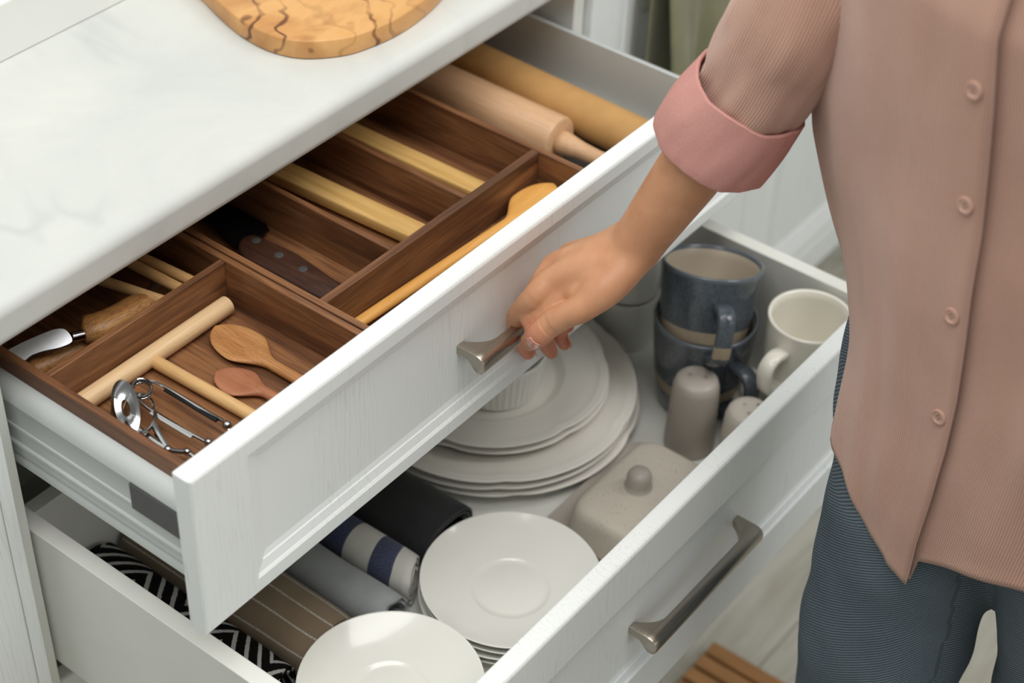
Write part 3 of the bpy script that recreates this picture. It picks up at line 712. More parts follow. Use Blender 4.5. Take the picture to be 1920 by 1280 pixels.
# bamboo utensils
def bamboo(label, pts, z, h, m='bamboo'):
    o = mk('bamboo_spatula', *slab(smoothloop([at(x, y, z=z) for x, y in pts], 3), h, r=0.0015), M[m], None, True, origin=at(*pts[0], z=z-h), sharp=50)
    tag(o, label, 'spatula', 'bamboo spatulas in the larger tray')
def bar_pts(p, q, w0, w1, z):
    return p
def bam(label, A, B, w, z, h):
    A = at(*A, z=z); B = at(*B, z=z); d = (B-A).normalized(); s = Vector((0, 0, 1)).cross(d).normalized()
    B.y = 0.1082; A = B-d*0.30
    n = 10; L = []
    for k in range(n+1):
        t = k/n; ww = w*(1-0.12*t); L.append(A.lerp(B, t)+s*ww)
    Rr = [A.lerp(B, k/n)-s*w*(1-0.12*k/n) for k in range(n, -1, -1)]
    o = mk('bamboo_spatula', *slab(L+Rr, h, r=0.0018), M['bamboo'], None, True, origin=(A+B)/2-Vector((0, 0, h)), sharp=50)
    tag(o, label, 'spatula', 'bamboo spatulas in the larger tray')
bam('pale bamboo spatula handle in the middle bay with a dark knot line', (600, 345), (782, 428), 0.0135, 0.748, 0.012)
bam('pale bamboo spatula handle in the right-hand bay beside the rolling pin', (700, 258), (893, 346), 0.0118, 0.745, 0.009)

# rolling pin and paper roll, on the drawer floor
rp = thing('rolling_pin', 'beech rolling pin lying right of the walnut trays', 'rolling pin', (0.645, 0.25, 0.690))
c = Vector((0.643, 0.0, 0.7155))
mk('roller', *lathe((c.x, 0.147, c.z), [(0.0, 0.0), (0.021, 0.0), (0.0238, 0.0012), (0.0250, 0.004), (0.0250, 0.296), (0.0240, 0.2995), (0.02, 0.300), (0.0, 0.300)], 48, axis=(0, 1, 0)), M['beech'], rp, True)
hpf = [(0.0, 0.112), (0.006, 0.111), (0.0098, 0.106), (0.0112, 0.094), (0.0108, 0.080), (0.0090, 0.062), (0.0082, 0.045), (0.0092, 0.025), (0.0118, 0.008), (0.0124, 0.0), (0.0, -0.0)]
mk('handle', *lathe((c.x, 0.1468, c.z), hpf, 28, axis=(0, -1, 0)), M['beech'], rp, True, sharp=None)
mk('handle', *lathe((c.x, 0.4472, c.z), [(r*.99, h*.18) for r, h in hpf], 28, axis=(0, 1, 0)), M['beech'], rp, True, sharp=None)
pr = thing('paper_roll', 'roll of brown baking paper along the right drawer side', 'paper roll', (0.70, 0.2, 0.690))
p0, p1 = Vector((0.6955, 0.028, 0.7140)), Vector((0.7080, 0.440, 0.7140)); ax = (p1-p0).normalized()
mk('paper', *lathe(p0, [(0.0150, 0.001), (0.0225, 0.0), (0.0228, 0.002), (0.0228, 0.41), (0.0225, 0.412), (0.015, 0.411), (0.015, 0.001)], 48, axis=ax), M['kraft'], pr, True)
mk('core_tube', *lathe(p0, [(0.0128, -0.001), (0.0148, -0.001), (0.0148, 0.413), (0.0128, 0.413), (0.0128, -0.001)], 32, axis=ax), M['kraft'], pr, True)
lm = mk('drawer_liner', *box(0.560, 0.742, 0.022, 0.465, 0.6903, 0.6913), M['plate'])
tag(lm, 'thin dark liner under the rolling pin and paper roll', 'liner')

# ================================================================ lower drawer contents
LF = 0.440
# ---- saucers
SP = [(0.0, 0.0032), (0.030, 0.0032), (0.0350, 0.0030), (0.0362, 0.0042), (0.0385, 0.0046), (0.052, 0.0072), (0.066, 0.0112), (0.0760, 0.0152), (0.0828, 0.0186), (0.0840, 0.0192), (0.0843, 0.0185), (0.0835, 0.0172),
      (0.076, 0.0125), (0.066, 0.0082), (0.054, 0.0040), (0.046, 0.0022), (0.044, 0.0), (0.040, 0.0), (0.039, 0.0015), (0.0, 0.0015)]
def saucer_stack(cx, cy, n, dz, rs, word, jit):
    proto = None
    for k in range(n):
        z = LF+0.0004+dz*k
        if proto is None:
            o = mk('saucer', *lathe((cx, cy, z), [(r*rs, h) for r, h in SP], 72), M['porcelain'], None, True, origin=(cx, cy, z), sharp=None); proto = o
        else:
            o = proto.copy(); COL.objects.link(o)
        o.location = (cx+jit[k % len(jit)][0]*(k < n-1), cy+jit[k % len(jit)][1]*(k < n-1), z)
        o['group'] = 'white saucers at the front of the lower drawer'; o['category'] = 'saucer'
        pos = 'topmost' if k == n-1 else ('bottom' if k == 0 else ['', 'second', 'third', 'fourth', 'fifth'][n-1-k]+' from the top') 
        o['label'] = 'plain white saucer with a ringed well, %s in the %s stack' % (pos, word)
J = [(0.001, 0.0008), (-0.001, 0.0012), (0.0008, -0.001), (0.0, 0.0005)]
saucer_stack(0.3225, -0.0500, 4, 0.0084, 0.0845/0.0843, 'right-hand saucer', J)
saucer_stack(0.1500, -0.0530, 6, 0.0080, 0.0812/0.0843, 'left-hand saucer', J)

# ---- scalloped plates
def scal(a, lobes, ph):
    t = ((a+ph)/(2*PI)*lobes) % 1.0
    return abs(t-0.5)*2                       # 1 at the cusp
def plate_geo(c, R, h, well, lobes, ph, amp):
    prof = [(0.0, 0.0045), (well*0.98, 0.0045), (well*1.04, 0.0052), (well*1.13, h*0.62), (well*1.17, h*0.68), (R*0.88, h*0.86), (R*0.925, h*0.90), (R*0.938, h*0.94), (R*0.95, h*0.92), (R*0.985, h*1.0), (R, h*1.0), (R*1.004, h*0.95), (R*0.995, h*0.88),
            (R*0.95, h*0.78), (well*1.2, h*0.52), (well*1.08, 0.001), (well*1.03, 0.0), (well*0.98, 0.0), (well*0.96, 0.002), (0.0, 0.002)]
    def rf(a, r, hh):
        w = max(0.0, min(1.0, (r-well*1.17)/(R*0.95-well*1.17))); w = w*w
        s = scal(a, lobes, ph); q = scal(a, lobes, ph+PI/lobes)
        bumpy = -amp*(s**6)*1.0+amp*0.35*(1-s)
        if abs(r/R-0.938) < 0.02: bumpy -= amp*1.2*(s**10)-amp*0.4*math.exp(-((s-0.86)/0.05)**2)
        return 1+w*bumpy
    return lathe(c, prof, 180, rfun=rf)
def plates(n, cx, cy, z0, dz, R, h, well, lobes, ph, amp, kind, words, grp, jit):
    proto = None
    for k in range(n):
        if proto is None:
            o = mk(kind, *plate_geo((cx, cy, z0), R, h, well, lobes, ph, amp), M['cream'], None, True, origin=(cx, cy, z0), sharp=None); proto = o
        else:
            o = proto.copy(); COL.objects.link(o)
        o.location = (cx+jit[k][0], cy+jit[k][1], z0+dz*k); o.rotation_euler = (0, 0, jit[k][2])
        tag(o, words[k], 'plate', grp)
plates(3, 0.5300, 0.1360, LF+0.0004, 0.0098, 0.1500, 0.0195, 0.093, 6, 0.3, 0.018, 'dinner_plate',
       ['large scalloped cream plate at the very bottom of the plate stack', 'large scalloped cream plate in the middle of the three big ones', 'large scalloped cream plate directly under the smaller plates'],
       'large scalloped plates in the lower drawer', [(0.003, -0.003, 0.05), (-0.001, 0.001, -0.03), (0, 0, 0)])
plates(2, 0.5330, 0.1420, LF+0.0285, 0.0090, 0.1225, 0.0185, 0.068, 6, 0.75, 0.022, 'side_plate',
       ['lower of the two smaller scalloped cream plates on the stack', 'smaller scalloped cream plate on top, holding the ribbed bowl'],
       'small scalloped plates on the stack', [(0.001, -0.001, 0.03), (0, 0, 0)])
def rib(a, r, h): return 1+(0.014*math.cos(a*44) if (0.004 < h < 0.047 and r > 0.0425) else 0)
zb = LF+0.0285+0.0090+0.0047
o = mk('ramekin', *lathe((0.5265, 0.1285, zb), [(0.0, 0.0), (0.043, 0.0), (0.0448, 0.003), (0.0452, 0.006), (0.0500, 0.042), (0.0515, 0.0485), (0.0520, 0.0515), (0.0508, 0.0530), (0.0488, 0.0515), (0.0470, 0.042), (0.0425, 0.008), (0.040, 0.005), (0.0, 0.005)], 264, rfun=rib), M['porcelain'], None, True, origin=(0.5265, 0.1285, zb), sharp=None)
tag(o, 'white ribbed ramekin standing on the plate stack, partly behind the upper drawer', 'bowl')

# ---- mugs
def mug(name, label, m_body, m_rim, m_in, base, H, rt, rb, hdir, hspec, axis=(0, 0, 1), grp=None, rimdark=True, curve=0.7):
    """hspec = (z_top, z_bottom, reach, half width, thickness)"""
    root = thing(name, label, 'mug', base, grp)
    def pr(t): return rb+(rt-rb)*(1-(1-t)**(1/curve)) if curve != 1 else rb+(rt-rb)*t
    out = [(0.0, 0.0015), (rb*0.80, 0.0015), (rb*0.82, 0.0), (rb*0.93, 0.0), (rb*0.985, 0.0015)]
    for k in range(13):
        t = k/12; out.append((rb+(rt-rb)*(t**curve), 0.004+(H-0.008)*t))
    body, rim, inn = out, [(rt, H-0.0045), (rt*1.004, H-0.002), (rt*0.998, H-0.0004), (rt-0.0020, H), (rt-0.0036, H-0.0012), (rt-0.0042, H-0.0040)], []
    for k in range(12, -1, -1):
        t = k/12; inn.append((rb-0.0045+(rt-rb)*(t**curve), 0.009+(H-0.0135)*t))
    inn += [(rb*0.8, 0.0065), (rb*0.5, 0.006), (0.0, 0.006)]
    mk('body', *lathe(base, body+rim[:1], 72), m_body, root, True, sharp=60)
    mk('rim', *lathe(base, rim, 72), m_rim, root, True, sharp=None)
    mk('inside', *lathe(base, [rim[-1]]+inn, 72), m_in, root, True, sharp=60)
    zt, zbm, reach, hw, th = hspec
    hd = Vector((hdir[0], hdir[1], 0)).normalized(); B = Vector(base)
    rad = lambda z: rb+(rt-rb)*(max(0, (z-0.004)/(H-0.008))**curve)
    P = [B+hd*(rad(zt)-0.002)+Vector((0, 0, zt)), B+hd*(rad(zt)+reach*0.55)+Vector((0, 0, zt+0.003)), B+hd*(rad(zt)+reach*0.95)+Vector((0, 0, zt-0.004)), B+hd*(rad(zt)+reach)+Vector((0, 0, zt-(zt-zbm)*0.40)),
         B+hd*(rad(zt)+reach*0.80)+Vector((0, 0, zbm+(zt-zbm)*0.18)), B+hd*(rad(zbm)+reach*0.45)+Vector((0, 0, zbm+0.001)), B+hd*(rad(zbm)-0.002)+Vector((0, 0, zbm))]
    sp = spline(P, 6); side = Vector((0, 0, 1)).cross(hd)
    pts, T, _ = frames(sp); rings = []
    for p, t in zip(pts, T):
        nn = side.cross(t).normalized()
        rings.append([p+side*(hw*cx)+nn*(th*cy) for cx, cy in ((-1, -.55), (-.8, -1), (0, -1.08), (.8, -1), (1, -.55), (1, .55), (.8, 1), (0, 1.08), (-.8, 1), (-1, .55))])
    mk('handle', *loft(rings), m_body, root, True, sharp=None)
    ax = Vector(axis)
    if ax.z < 0.999: root.rotation_euler = Vector((0, 0, 1)).rotation_difference(ax.normalized()).to_euler()
    return root
def face(cx, cy, px, py, z):
    p = at(px, py, z=z); return (p.x-cx, p.y-cy)
mug('mug', 'lower of the two stacked blue-grey stoneware mugs beside the drawer wall', M['glaze'], M['glazep'], M['inner'], (0.6825, -0.0213, LF), 0.1165, 0.0540, 0.0400,
    (-0.33, -0.94), (0.085, 0.022, 0.030, 0.0085, 0.0042), grp='blue-grey stoneware mugs', curve=0.55)
AX = Vector((0.28, 0.136, 1)).normalized()
TOPC = Vector((0.6975, -0.0125, 0.6120))
mug('mug', 'tilted upper blue-grey mug with a bare beige band, stacked in another', M['glaze'], M['glazep'], M['inner'], TOPC-AX*0.108, 0.108, 0.0522, 0.0365,
    (-0.72, -0.70), (0.078, 0.020, 0.028, 0.0088, 0.0042), axis=AX, grp='blue-grey stoneware mugs', curve=0.5)
mug('mug', 'lower ivory mug under the other one in the front right drawer corner', M['ivory'], M['ivory'], M['ivory'], (0.7120, -0.1235, LF), 0.0760, 0.0435, 0.0405,
    (-0.4, 0.9), (0.058, 0.020, 0.024, 0.0075, 0.0040), grp='ivory mugs', curve=0.9)
mug('mug', 'upper ivory mug with its square handle turned left, in the front right corner', M['ivory'], M['ivory'], M['ivory'], (0.7125, -0.1222, 0.5090), 0.0810, 0.0430, 0.0395,
    (-0.99, 0.10), (0.056, 0.014, 0.026, 0.0080, 0.0042), grp='ivory mugs', curve=0.55)
# ---- white cups behind the blue mugs
for k, (z, lab) in enumerate(((LF, 'lower of two white cups stacked behind the blue mugs'), (LF+0.0665, 'upper of two white cups stacked behind the blue mugs'))):
    H = 0.066; R = 0.0345
    o = mk('cup', *lathe((0.722, 0.100, z), [(0.0, 0.001), (R*.85, 0.0), (R*.95, 0.001), (R*.985, 0.004), (R, H-0.006), (R*1.01, H-0.003), (R*1.0, H-0.0005), (R*.96, H-0.0005), (R*.93, H-0.004), (R*.90, 0.008), (0.0, 0.006)], 56), M['porcelain'], None, True, origin=(0.722, 0.100, z))
    tag(o, lab, 'cup', 'white cups at the drawer wall')

# ---- shakers
def shaker(label, c, H, r, m, holes):
    root = thing('shaker', label, 'shaker', c, 'salt and pepper shakers')
    P = [(0.0, 0.0), (r*0.98, 0.0), (r*1.08, 0.0022), (r*1.09, 0.006), (r*1.04, H*0.5), (r*0.985, H*0.86), (r*0.96, H-0.0105), (r*0.90, H-0.0055), (r*0.80, H-0.0025), (r*0.6, H-0.0008), (r*0.3, H-0.0002), (0.0, H)]
    mk('body', *lathe(c, P, 48), m, root, True, sharp=None)
    for hx, hy in holes:
        mk('hole', *lathe((c[0]+hx, c[1]+hy, c[2]+H-0.0035), [(0.0017, 0.0), (0.0017, 0.0033), (0.0021, 0.0035), (0.0013, 0.0031), (0.0, 0.0028)], 14), M['hole'], root, True)
    return root
shaker('taller brownish-grey shaker with two holes between the mugs and the butter dish', (0.6190, -0.0545, LF), 0.0935, 0.0243, M['mauve'], [(-0.0025, 0.0065), (0.0040, -0.0070)])
shaker('pale greige shaker with three holes against the drawer front', (0.6180, -0.1180, LF), 0.0890, 0.0240, M['greige'], [(0.000, 0.0060), (-0.0080, -0.0040), (0.0085, -0.0045)])

# ---- butter dish
bd = thing('butter_dish', 'speckled beige butter dish with a knobbed lid beside the front panel', 'butter dish', (0.495, -0.085, LF))
def rrect(cx, cy, hx, hy, r, z, n=8):
    out = []
    for sx, sy, a0 in ((1, 1, 0), (-1, 1, PI/2), (-1, -1, PI), (1, -1, 1.5*PI)):
        for k in range(n):
            a = a0+PI/2*k/(n-1); out.append((cx+sx*(hx-r)+r*math.cos(a), cy+sy*(hy-r)+r*math.sin(a), z))
    return out
bx, by = 0.4930, -0.0870
R = [rrect(bx, by, 0.076, 0.060, 0.016, LF), rrect(bx, by, 0.080, 0.064, 0.018, LF+0.003), rrect(bx, by, 0.0880, 0.0750, 0.022, LF+0.011), rrect(bx, by, 0.0885, 0.0755, 0.022, LF+0.0125), rrect(bx, by, 0.0865, 0.0735, 0.021, LF+0.0125),
     rrect(bx, by, 0.077, 0.061, 0.017, LF+0.0055), rrect(bx, by, 0.06, 0.045, 0.012, LF+0.005)]
mk('dish', *loft(R), M['mauve'], bd, True, sharp=50)
R = []
for hx, hy, r, z in ((0.0715, 0.0560, 0.020, 0.0060), (0.0710, 0.0555, 0.020, 0.010), (0.0670, 0.0515, 0.020, 0.0385), (0.0655, 0.0500, 0.020, 0.0435), (0.0625, 0.0470, 0.020, 0.0475), (0.0570, 0.0415, 0.019, 0.0500), (0.040, 0.028, 0.014, 0.0515), (0.018, 0.014, 0.009, 0.0522), (0.010, 0.008, 0.006, 0.0523)):
    R.append(rrect(bx, by, hx, hy, r, LF+z))
lid = mk('lid', *loft(R), M['butter'], bd, True, sharp=None)
kc = at(1197, 912, z=LF+0.052)
mk('knob', *lathe((kc.x, kc.y, LF+0.0505), [(0.0, -0.001), (0.0165, 0.0), (0.0145, 0.0012), (0.0126, 0.003), (0.0118, 0.0055), (0.0120, 0.009), (0.0123, 0.0145), (0.0115, 0.0185), (0.0092, 0.0216), (0.005, 0.0234), (0.0, 0.024)], 40), M['mauve'], lid, True, sharp=None)

# ---- rolled cloths
def roll_cloth(name, label, m, x0, x1, y0, y1, z0, z1, turns, th, ph=0.0, seed=0, rough=0.0012, endw=0.0, vo=0.5, sq=2.0, slant=0.0):
    """cloth rolled into a flattened spiral along y; section fits x0..x1, z0..z1; u = arc length, v = y+vo"""
    cx, cz, hx, hz = (x0+x1)/2, (z0+z1)/2, (x1-x0)/2, (z1-z0)/2
    n = int(56*turns); sec = []
    gap = th*1.25
    for k in range(n+1):
        a = ph+2*PI*turns*k/n; sh = gap*turns*k/n*1.0
        ca, sa = math.cos(a), math.sin(a)
        q = (abs(ca)**sq+abs(sa)**sq)**(-1/sq)
        sec.append((cx+max(0.002, hx-sh)*q*ca, cz+max(0.0015, hz-sh)*q*sa))
    # inner side of the sheet
    def off(i):
        a = sec[max(i-1, 0)]; b_ = sec[min(i+1, n)]; t = Vector((b_[0]-a[0], b_[1]-a[1])).normalized()
        return (sec[i][0]-t.y*th, sec[i][1]+t.x*th)
    inner = [off(i) for i in range(n+1)]
    loop = sec+inner[::-1]
    ys = [y0+(y1-y0)*k/26 for k in range(27)]
    arc = [0.0]
    for i in range(1, n+1): arc.append(arc[-1]+math.hypot(sec[i][0]-sec[i-1][0], sec[i][1]-sec[i-1][1]))
    rings = []; UV = []
    for j, y in enumerate(ys):
        row = []
        e = max(0, 1-(y-y0)/0.03)
        for i, (x, z) in enumerate(loop):
            nv = noise.noise_vector(Vector((x*26+seed, y*17, z*26)))
            k = rough*(1+2.2*e)
            yy = y+slant*(x-cx)*max(0, 1-(y-y0)/0.08)+endw*e*noise.noise(Vector((x*70+seed*3, 5.1, z*70)))
            row.append((x+nv.x*k, yy, max(z0+0.0002, z+nv.z*k)))
            UV.append((arc[i if i <= n else 2*n+1-i], y+vo))
        rings.append(row)
    V, F = loft(rings, False, False)
    nn = len(loop); last = (len(ys)-1)*nn
    for i in range(n):
        F.append((i, i+1, nn-2-i, nn-1-i)); F.append((last+i, last+i+1, last+nn-2-i, last+nn-1-i))
    o = mk(name, V, F, m, None, True, UV, origin=(cx, (y0+y1)/2, z0), sharp=None)
    return tag(o, label, 'cloth', 'rolled kitchen cloths in the lower drawer')
roll_cloth('rolled_cloth', 'rolled black and white zigzag cloth against the left drawer wall', M['t_chev'], 0.042, 0.1240, 0.021, 0.262, LF, 0.4985, 2.0, 0.0030, ph=-0.5, seed=1, sq=2.3, slant=0.34)
roll_cloth('rolled_cloth', 'rolled brown cloth with thin white lines next to the zigzag one', M['t_brown'], 0.1250, 0.2005, 0.0325, 0.262, LF, 0.4930, 2.2, 0.0028, ph=-0.8, seed=2, sq=2.6)
roll_cloth('rolled_cloth', 'crumple-ended grey woven cloth roll between the brown and blue-banded ones', M['t_grey'], 0.2010, 0.2500, 0.0110, 0.262, LF, 0.4915, 2.3, 0.0030, ph=-2.0, seed=3, rough=0.0016, endw=0.006, sq=2.2)
roll_cloth('rolled_cloth', 'white cloth roll with two dark blue bands', M['t_wb'], 0.2510, 0.2985, 0.0270, 0.262, LF, 0.4905, 2.4, 0.0034, ph=-2.2, seed=4, rough=0.0012, endw=0.003, slant=0.42)
roll_cloth('rolled_cloth', 'charcoal ribbed cloth roll beside the plate stack', M['t_char'], 0.2990, 0.3740, 0.0370, 0.262, LF, 0.4940, 2.2, 0.0032, ph=-0.6, seed=5, sq=2.3)

# ================================================================ person
def P(px, py, d): return at(px, py, d=d)
def rtube(pts, rad, n=16, flat=1.0, up=None, k=5):
    """limb: spline through pts with rounded ends"""
    sp, sr = spline(pts, k, rad)
    d0 = (sp[0]-sp[1]).normalized(); d1 = (sp[-1]-sp[-2]).normalized()
    h0 = [(sp[0]+d0*sr[0]*math.sin(a)*(flat if flat < 1 else 1), sr[0]*math.cos(a)) for a in (1.45, 1.1, 0.75, 0.4)]
    h1 = [(sp[-1]+d1*sr[-1]*math.sin(a)*(flat if flat < 1 else 1), sr[-1]*math.cos(a)) for a in (0.4, 0.75, 1.1, 1.45)]
    pts = [a for a, _ in h0]+sp+[a for a, _ in h1]; rad = [b for _, b in h0]+sr+[b for _, b in h1]
    return tube(pts, rad, n, flat, up)
def ellipsoid(c, rx, ry, rz, n=20):
    V, F = lathe((0, 0, 0), [(max(1e-4, math.sin(PI*k/12)), -math.cos(PI*k/12)) for k in range(13)], n, cap0=True, cap1=True)
    return [Vector((v[0]*rx, v[1]*ry, v[2]*rz))+Vector(c) for v in V], F
def remesh(parts, voxel, smooth=4, fac=0.5):
    V, F = join(*parts)
    me = bpy.data.meshes.new('tmp'); me.from_pydata([tuple(v) for v in V], [], F)
    o = bpy.data.objects.new('tmp', me); COL.objects.link(o)
    r = o.modifiers.new('r', 'REMESH'); r.mode = 'VOXEL'; r.voxel_size = voxel
    if smooth:
        s = o.modifiers.new('s', 'SMOOTH'); s.factor = fac; s.iterations = smooth
    dg = bpy.context.evaluated_depsgraph_get(); dg.update()
    m2 = bpy.data.meshes.new_from_object(o.evaluated_get(dg))
    V = [v.co.copy() for v in m2.vertices]; F = [tuple(p.vertices) for p in m2.polygons]
    bpy.data.objects.remove(o); bpy.data.meshes.remove(me); bpy.data.meshes.remove(m2)
    return V, F
TH = 0.2
FD = Vector((-math.cos(TH), math.sin(TH), 0)); RT = Vector((math.sin(TH), math.cos(TH), 0))
per = thing('person', 'woman in pink corduroy shirt and grey-blue jeans pulling the upper drawer handle', 'person', (0.508, -0.41, FZ))
# ---- right hand and forearm, one surface
wrist = P(1184, 469, 1.472)
hand = []
mcp = [P(1030, 528, 1.485), P(1040, 494, 1.503), P(1068, 474, 1.520), P(1100, 468, 1.536)]
fingers = [
    ([mcp[0], P(1000, 560, 1.487), at(972, 592, y=-0.013), at(970, 619, y=-0.002), at(982, 647, y=-0.002), at(990, 662, y=-0.004)], [0.0122, 0.0110, 0.0100, 0.0086, 0.0076, 0.0062]),
    ([mcp[1], P(1012, 535, 1.503), at(1000, 566, y=-0.008), at(1006, 606, y=0.0), at(1024, 643, y=-0.002), at(1034, 661, y=-0.005)], [0.0108, 0.0096, 0.0092, 0.0084, 0.0076, 0.0060]),
    ([mcp[2], P(1050, 515, 1.520), at(1034, 545, y=-0.006), at(1036, 588, y=0.001), at(1050, 627, y=-0.002), at(1058, 646, y=-0.005)], [0.0104, 0.0092, 0.0088, 0.0080, 0.0072, 0.0056]),
    ([mcp[3], P(1082, 505, 1.538), at(1066, 530, y=-0.004), at(1060, 562, y=0.002), at(1064, 595, y=-0.001), at(1067, 613, y=-0.004)], [0.0096, 0.0082, 0.0078, 0.0070, 0.0064, 0.0050]),
]
for p, r in fingers: hand.append(rtube(p, r, 18))
thumb = [P(1152, 528, 1.463), P(1098, 573, 1.462), P(1062, 590, 1.468), P(1034, 606, 1.476), P(1010, 627, 1.485), at(993, 641, y=-0.0325)]
hand.append(rtube(thumb, [0.0165, 0.0128, 0.0112, 0.0113, 0.0108, 0.0080], 18))
for i, w in enumerate((0.0150, 0.0145, 0.0140, 0.0135)):
    a = wrist.lerp(mcp[i], 0.12)+_U*(0.008*(1.5-i)*-0.6)
    hand.append(rtube([a, wrist.lerp(mcp[i], 0.6)-_F*0.003, mcp[i]], [0.0195, w+0.001, 0.0114-0.0006*i], 18))
hand.append(rtube([P(1172, 500, 1.466), P(1128, 545, 1.462), P(1096, 572, 1.463)], [0.0180, 0.0175, 0.0125], 18))       # ball of the thumb
hand.append(rtube([P(1105, 555, 1.470), P(1060, 540, 1.480), P(1030, 533, 1.487)], [0.0120, 0.0085, 0.0080], 16))       # web
hand.append(rtube([P(1062, 546, 1.481), P(1024, 574, 1.486), P(988, 603, 1.497)], [0.0095, 0.0088, 0.0062], 16))
hand.append(rtube([P(1165, 455, 1.487), P(1130, 470, 1.505), P(1100, 476, 1.532)], [0.0150, 0.0140, 0.0110], 16))       # heel of the hand
elbow = P(1416, 150, 1.335)
arm_mid = P(1287, 330, 1.415)
side_w = (_R*0.80-_U*0.6)
hand.append(rtube([P(1160, 480, 1.475), wrist, P(1212, 432, 1.458), arm_mid, P(1342, 255, 1.384), P(1390, 190, 1.368)], [0.0195, 0.0232, 0.0236, 0.0278, 0.0285, 0.022], 26))
HV, HF = remesh(hand, 0.0015, 4)
import numpy as np
def relax(V, F, wfun, iters):
    A = np.array([tuple(v) for v in V]); E = set()
    for f in F:
        for a, b_ in zip(f, f[1:]+f[:1]): E.add((min(a, b_), max(a, b_)))
    E = np.array(list(E)); w = np.array([wfun(v) for v in V])[:, None]; deg = np.zeros(len(A)); np.add.at(deg, E[:, 0], 1); np.add.at(deg, E[:, 1], 1)
    for _ in range(iters):
        acc = np.zeros_like(A); np.add.at(acc, E[:, 0], A[E[:, 1]]); np.add.at(acc, E[:, 1], A[E[:, 0]])
        A = A+(acc/deg[:, None]-A)*0.6*w
    return [Vector(a) for a in A]
fpts = [q for p, r in fingers for q in p[1:]]+thumb[2:]
HV = relax(HV, HF, lambda v: max(0.0, min(1.0, (min((v-q).length for q in fpts)-0.013)/0.025)), 60)
tips = [f[0][k] for f in fingers for k in (3, 4, 5)]+thumb[4:]
def flush(v):
    d = min((Vector(v)-t).length for t in tips); return max(0.0, min(0.6, 0.95-d/0.022))
def crease(v):
    for J, A, R_, off in ((thumb[3], (thumb[4]-thumb[2]).normalized(), 0.017, (-0.0028, 0.0, 0.0030)), (fingers[0][0][2], (fingers[0][0][3]-fingers[0][0][1]).normalized(), 0.016, (0.0,))):
        d = v-J; s = d.dot(A)
        if d.length < R_ and d.dot(_F) < 0:
            return v+_F*sum(0.0011*math.exp(-((s-o_)/0.0011)**2) for o_ in off)
    return v
HV = [crease(v) for v in HV]
fl_hand = [flush(v) for v in HV]
# ---- the rest of the body, one surface, mostly under the clothes
S1 = Vector((0.548, -0.205, 1.265)); S2 = Vector((0.455, -0.575, 1.265)); CT = Vector((0.505, -0.405, 0))
rest = []
rest.append(rtube([(0.512, -0.41, 0.74), (0.512, -0.41, 0.86), (0.505, -0.402, 1.0), (0.498, -0.392, 1.14), (0.50, -0.392, 1.27)], [0.115, 0.105, 0.10, 0.112, 0.085], 24, flat=0.72, up=FD))
rest.append(rtube([S1, (0.52, -0.30, 1.30), (0.50, -0.39, 1.315), (0.48, -0.48, 1.30), S2], [0.034, 0.045, 0.05, 0.045, 0.034], 16))
rest.append(rtube([S1, S1.lerp(elbow, 0.5), elbow+_F*0.012, P(1390, 190, 1.368)], [0.034, 0.034, 0.024, 0.020], 16))
E2 = Vector((0.425, -0.635, 1.0)); W2 = Vector((0.36, -0.625, 0.80))
rest.append(rtube([S2, S2.lerp(E2, 0.5), E2], [0.034, 0.038, 0.035], 16)); rest.append(rtube([E2, E2.lerp(W2, 0.4), W2], [0.034, 0.034, 0.023], 16))
hd0 = W2; dn = (W2-E2).normalized()
for k in range(4):
    o_ = FD*(0.030-0.020*k); rest.append(rtube([hd0+o_*0.5, hd0+dn*0.07+o_, hd0+dn*(0.125-0.004*abs(k-1.3)*2)+o_*1.05-RT*-0.012], [0.014, 0.0105, 0.008], 10))
rest.append(rtube([hd0+FD*0.012, hd0+FD*0.035+dn*0.05, hd0+FD*0.038+dn*0.085], [0.014, 0.0105, 0.008], 10))
rest.append(rtube([(0.50, -0.392, 1.29), (0.485, -0.388, 1.37), (0.472, -0.385, 1.42)], [0.056, 0.05, 0.05], 18))
HC = Vector((0.455, -0.382, 1.500))
rest.append(ellipsoid(HC, 0.092, 0.074, 0.108)); rest.append(ellipsoid(HC+FD*0.030-Vector((0, 0, 0.055)), 0.055, 0.052, 0.056))
rest.append(rtube([HC+FD*0.082+Vector((0, 0, 0.012)), HC+FD*0.100-Vector((0, 0, 0.022))], [0.009, 0.013], 12))
for s in (-1, 1): rest.append(ellipsoid(HC+RT*(0.076*s)-FD*0.008-Vector((0, 0, 0.012)), 0.017, 0.009, 0.030))
rest.append(rtube([HC+FD*0.080+RT*0.02-Vector((0, 0, 0.058)), HC+FD*0.088-Vector((0, 0, 0.058)), HC+FD*0.080-RT*0.02-Vector((0, 0, 0.058))], [0.006, 0.008, 0.006], 10))
legR = [Vector((0.530, -0.330, 0.76)), P(1742, 900, 1.495), P(1692, 1050, 1.560), P(1664, 1180, 1.612), P(1640, 1285, 1.665)]
legL = [Vector((0.492, -0.500, 0.76)), P(2060, 1000, 1.41), P(2045, 1130, 1.475), P(2025, 1280, 1.55)]
aR = Vector((legR[-1].x+0.012, legR[-1].y-0.006, FZ+0.122)); aL = Vector((legL[-1].x+0.02, legL[-1].y-0.01, FZ+0.122))
lR = legR+[legR[-1].lerp(aR, 0.5), aR]; lL = legL+[legL[-1].lerp(aL, 0.4), aL]
rest.append(rtube(lR, [0.085, 0.073, 0.066, 0.060, 0.052, 0.046, 0.034], 18)); rest.append(rtube(lL, [0.085, 0.073, 0.066, 0.056, 0.046, 0.034], 18))
for a in (aR, aL): rest.append(rtube([a+Vector((0, 0, -0.065))-FD*0.035, a+Vector((0, 0, -0.068))+FD*0.06, a+Vector((0, 0, -0.078))+FD*0.14], [0.034, 0.034, 0.022], 14))
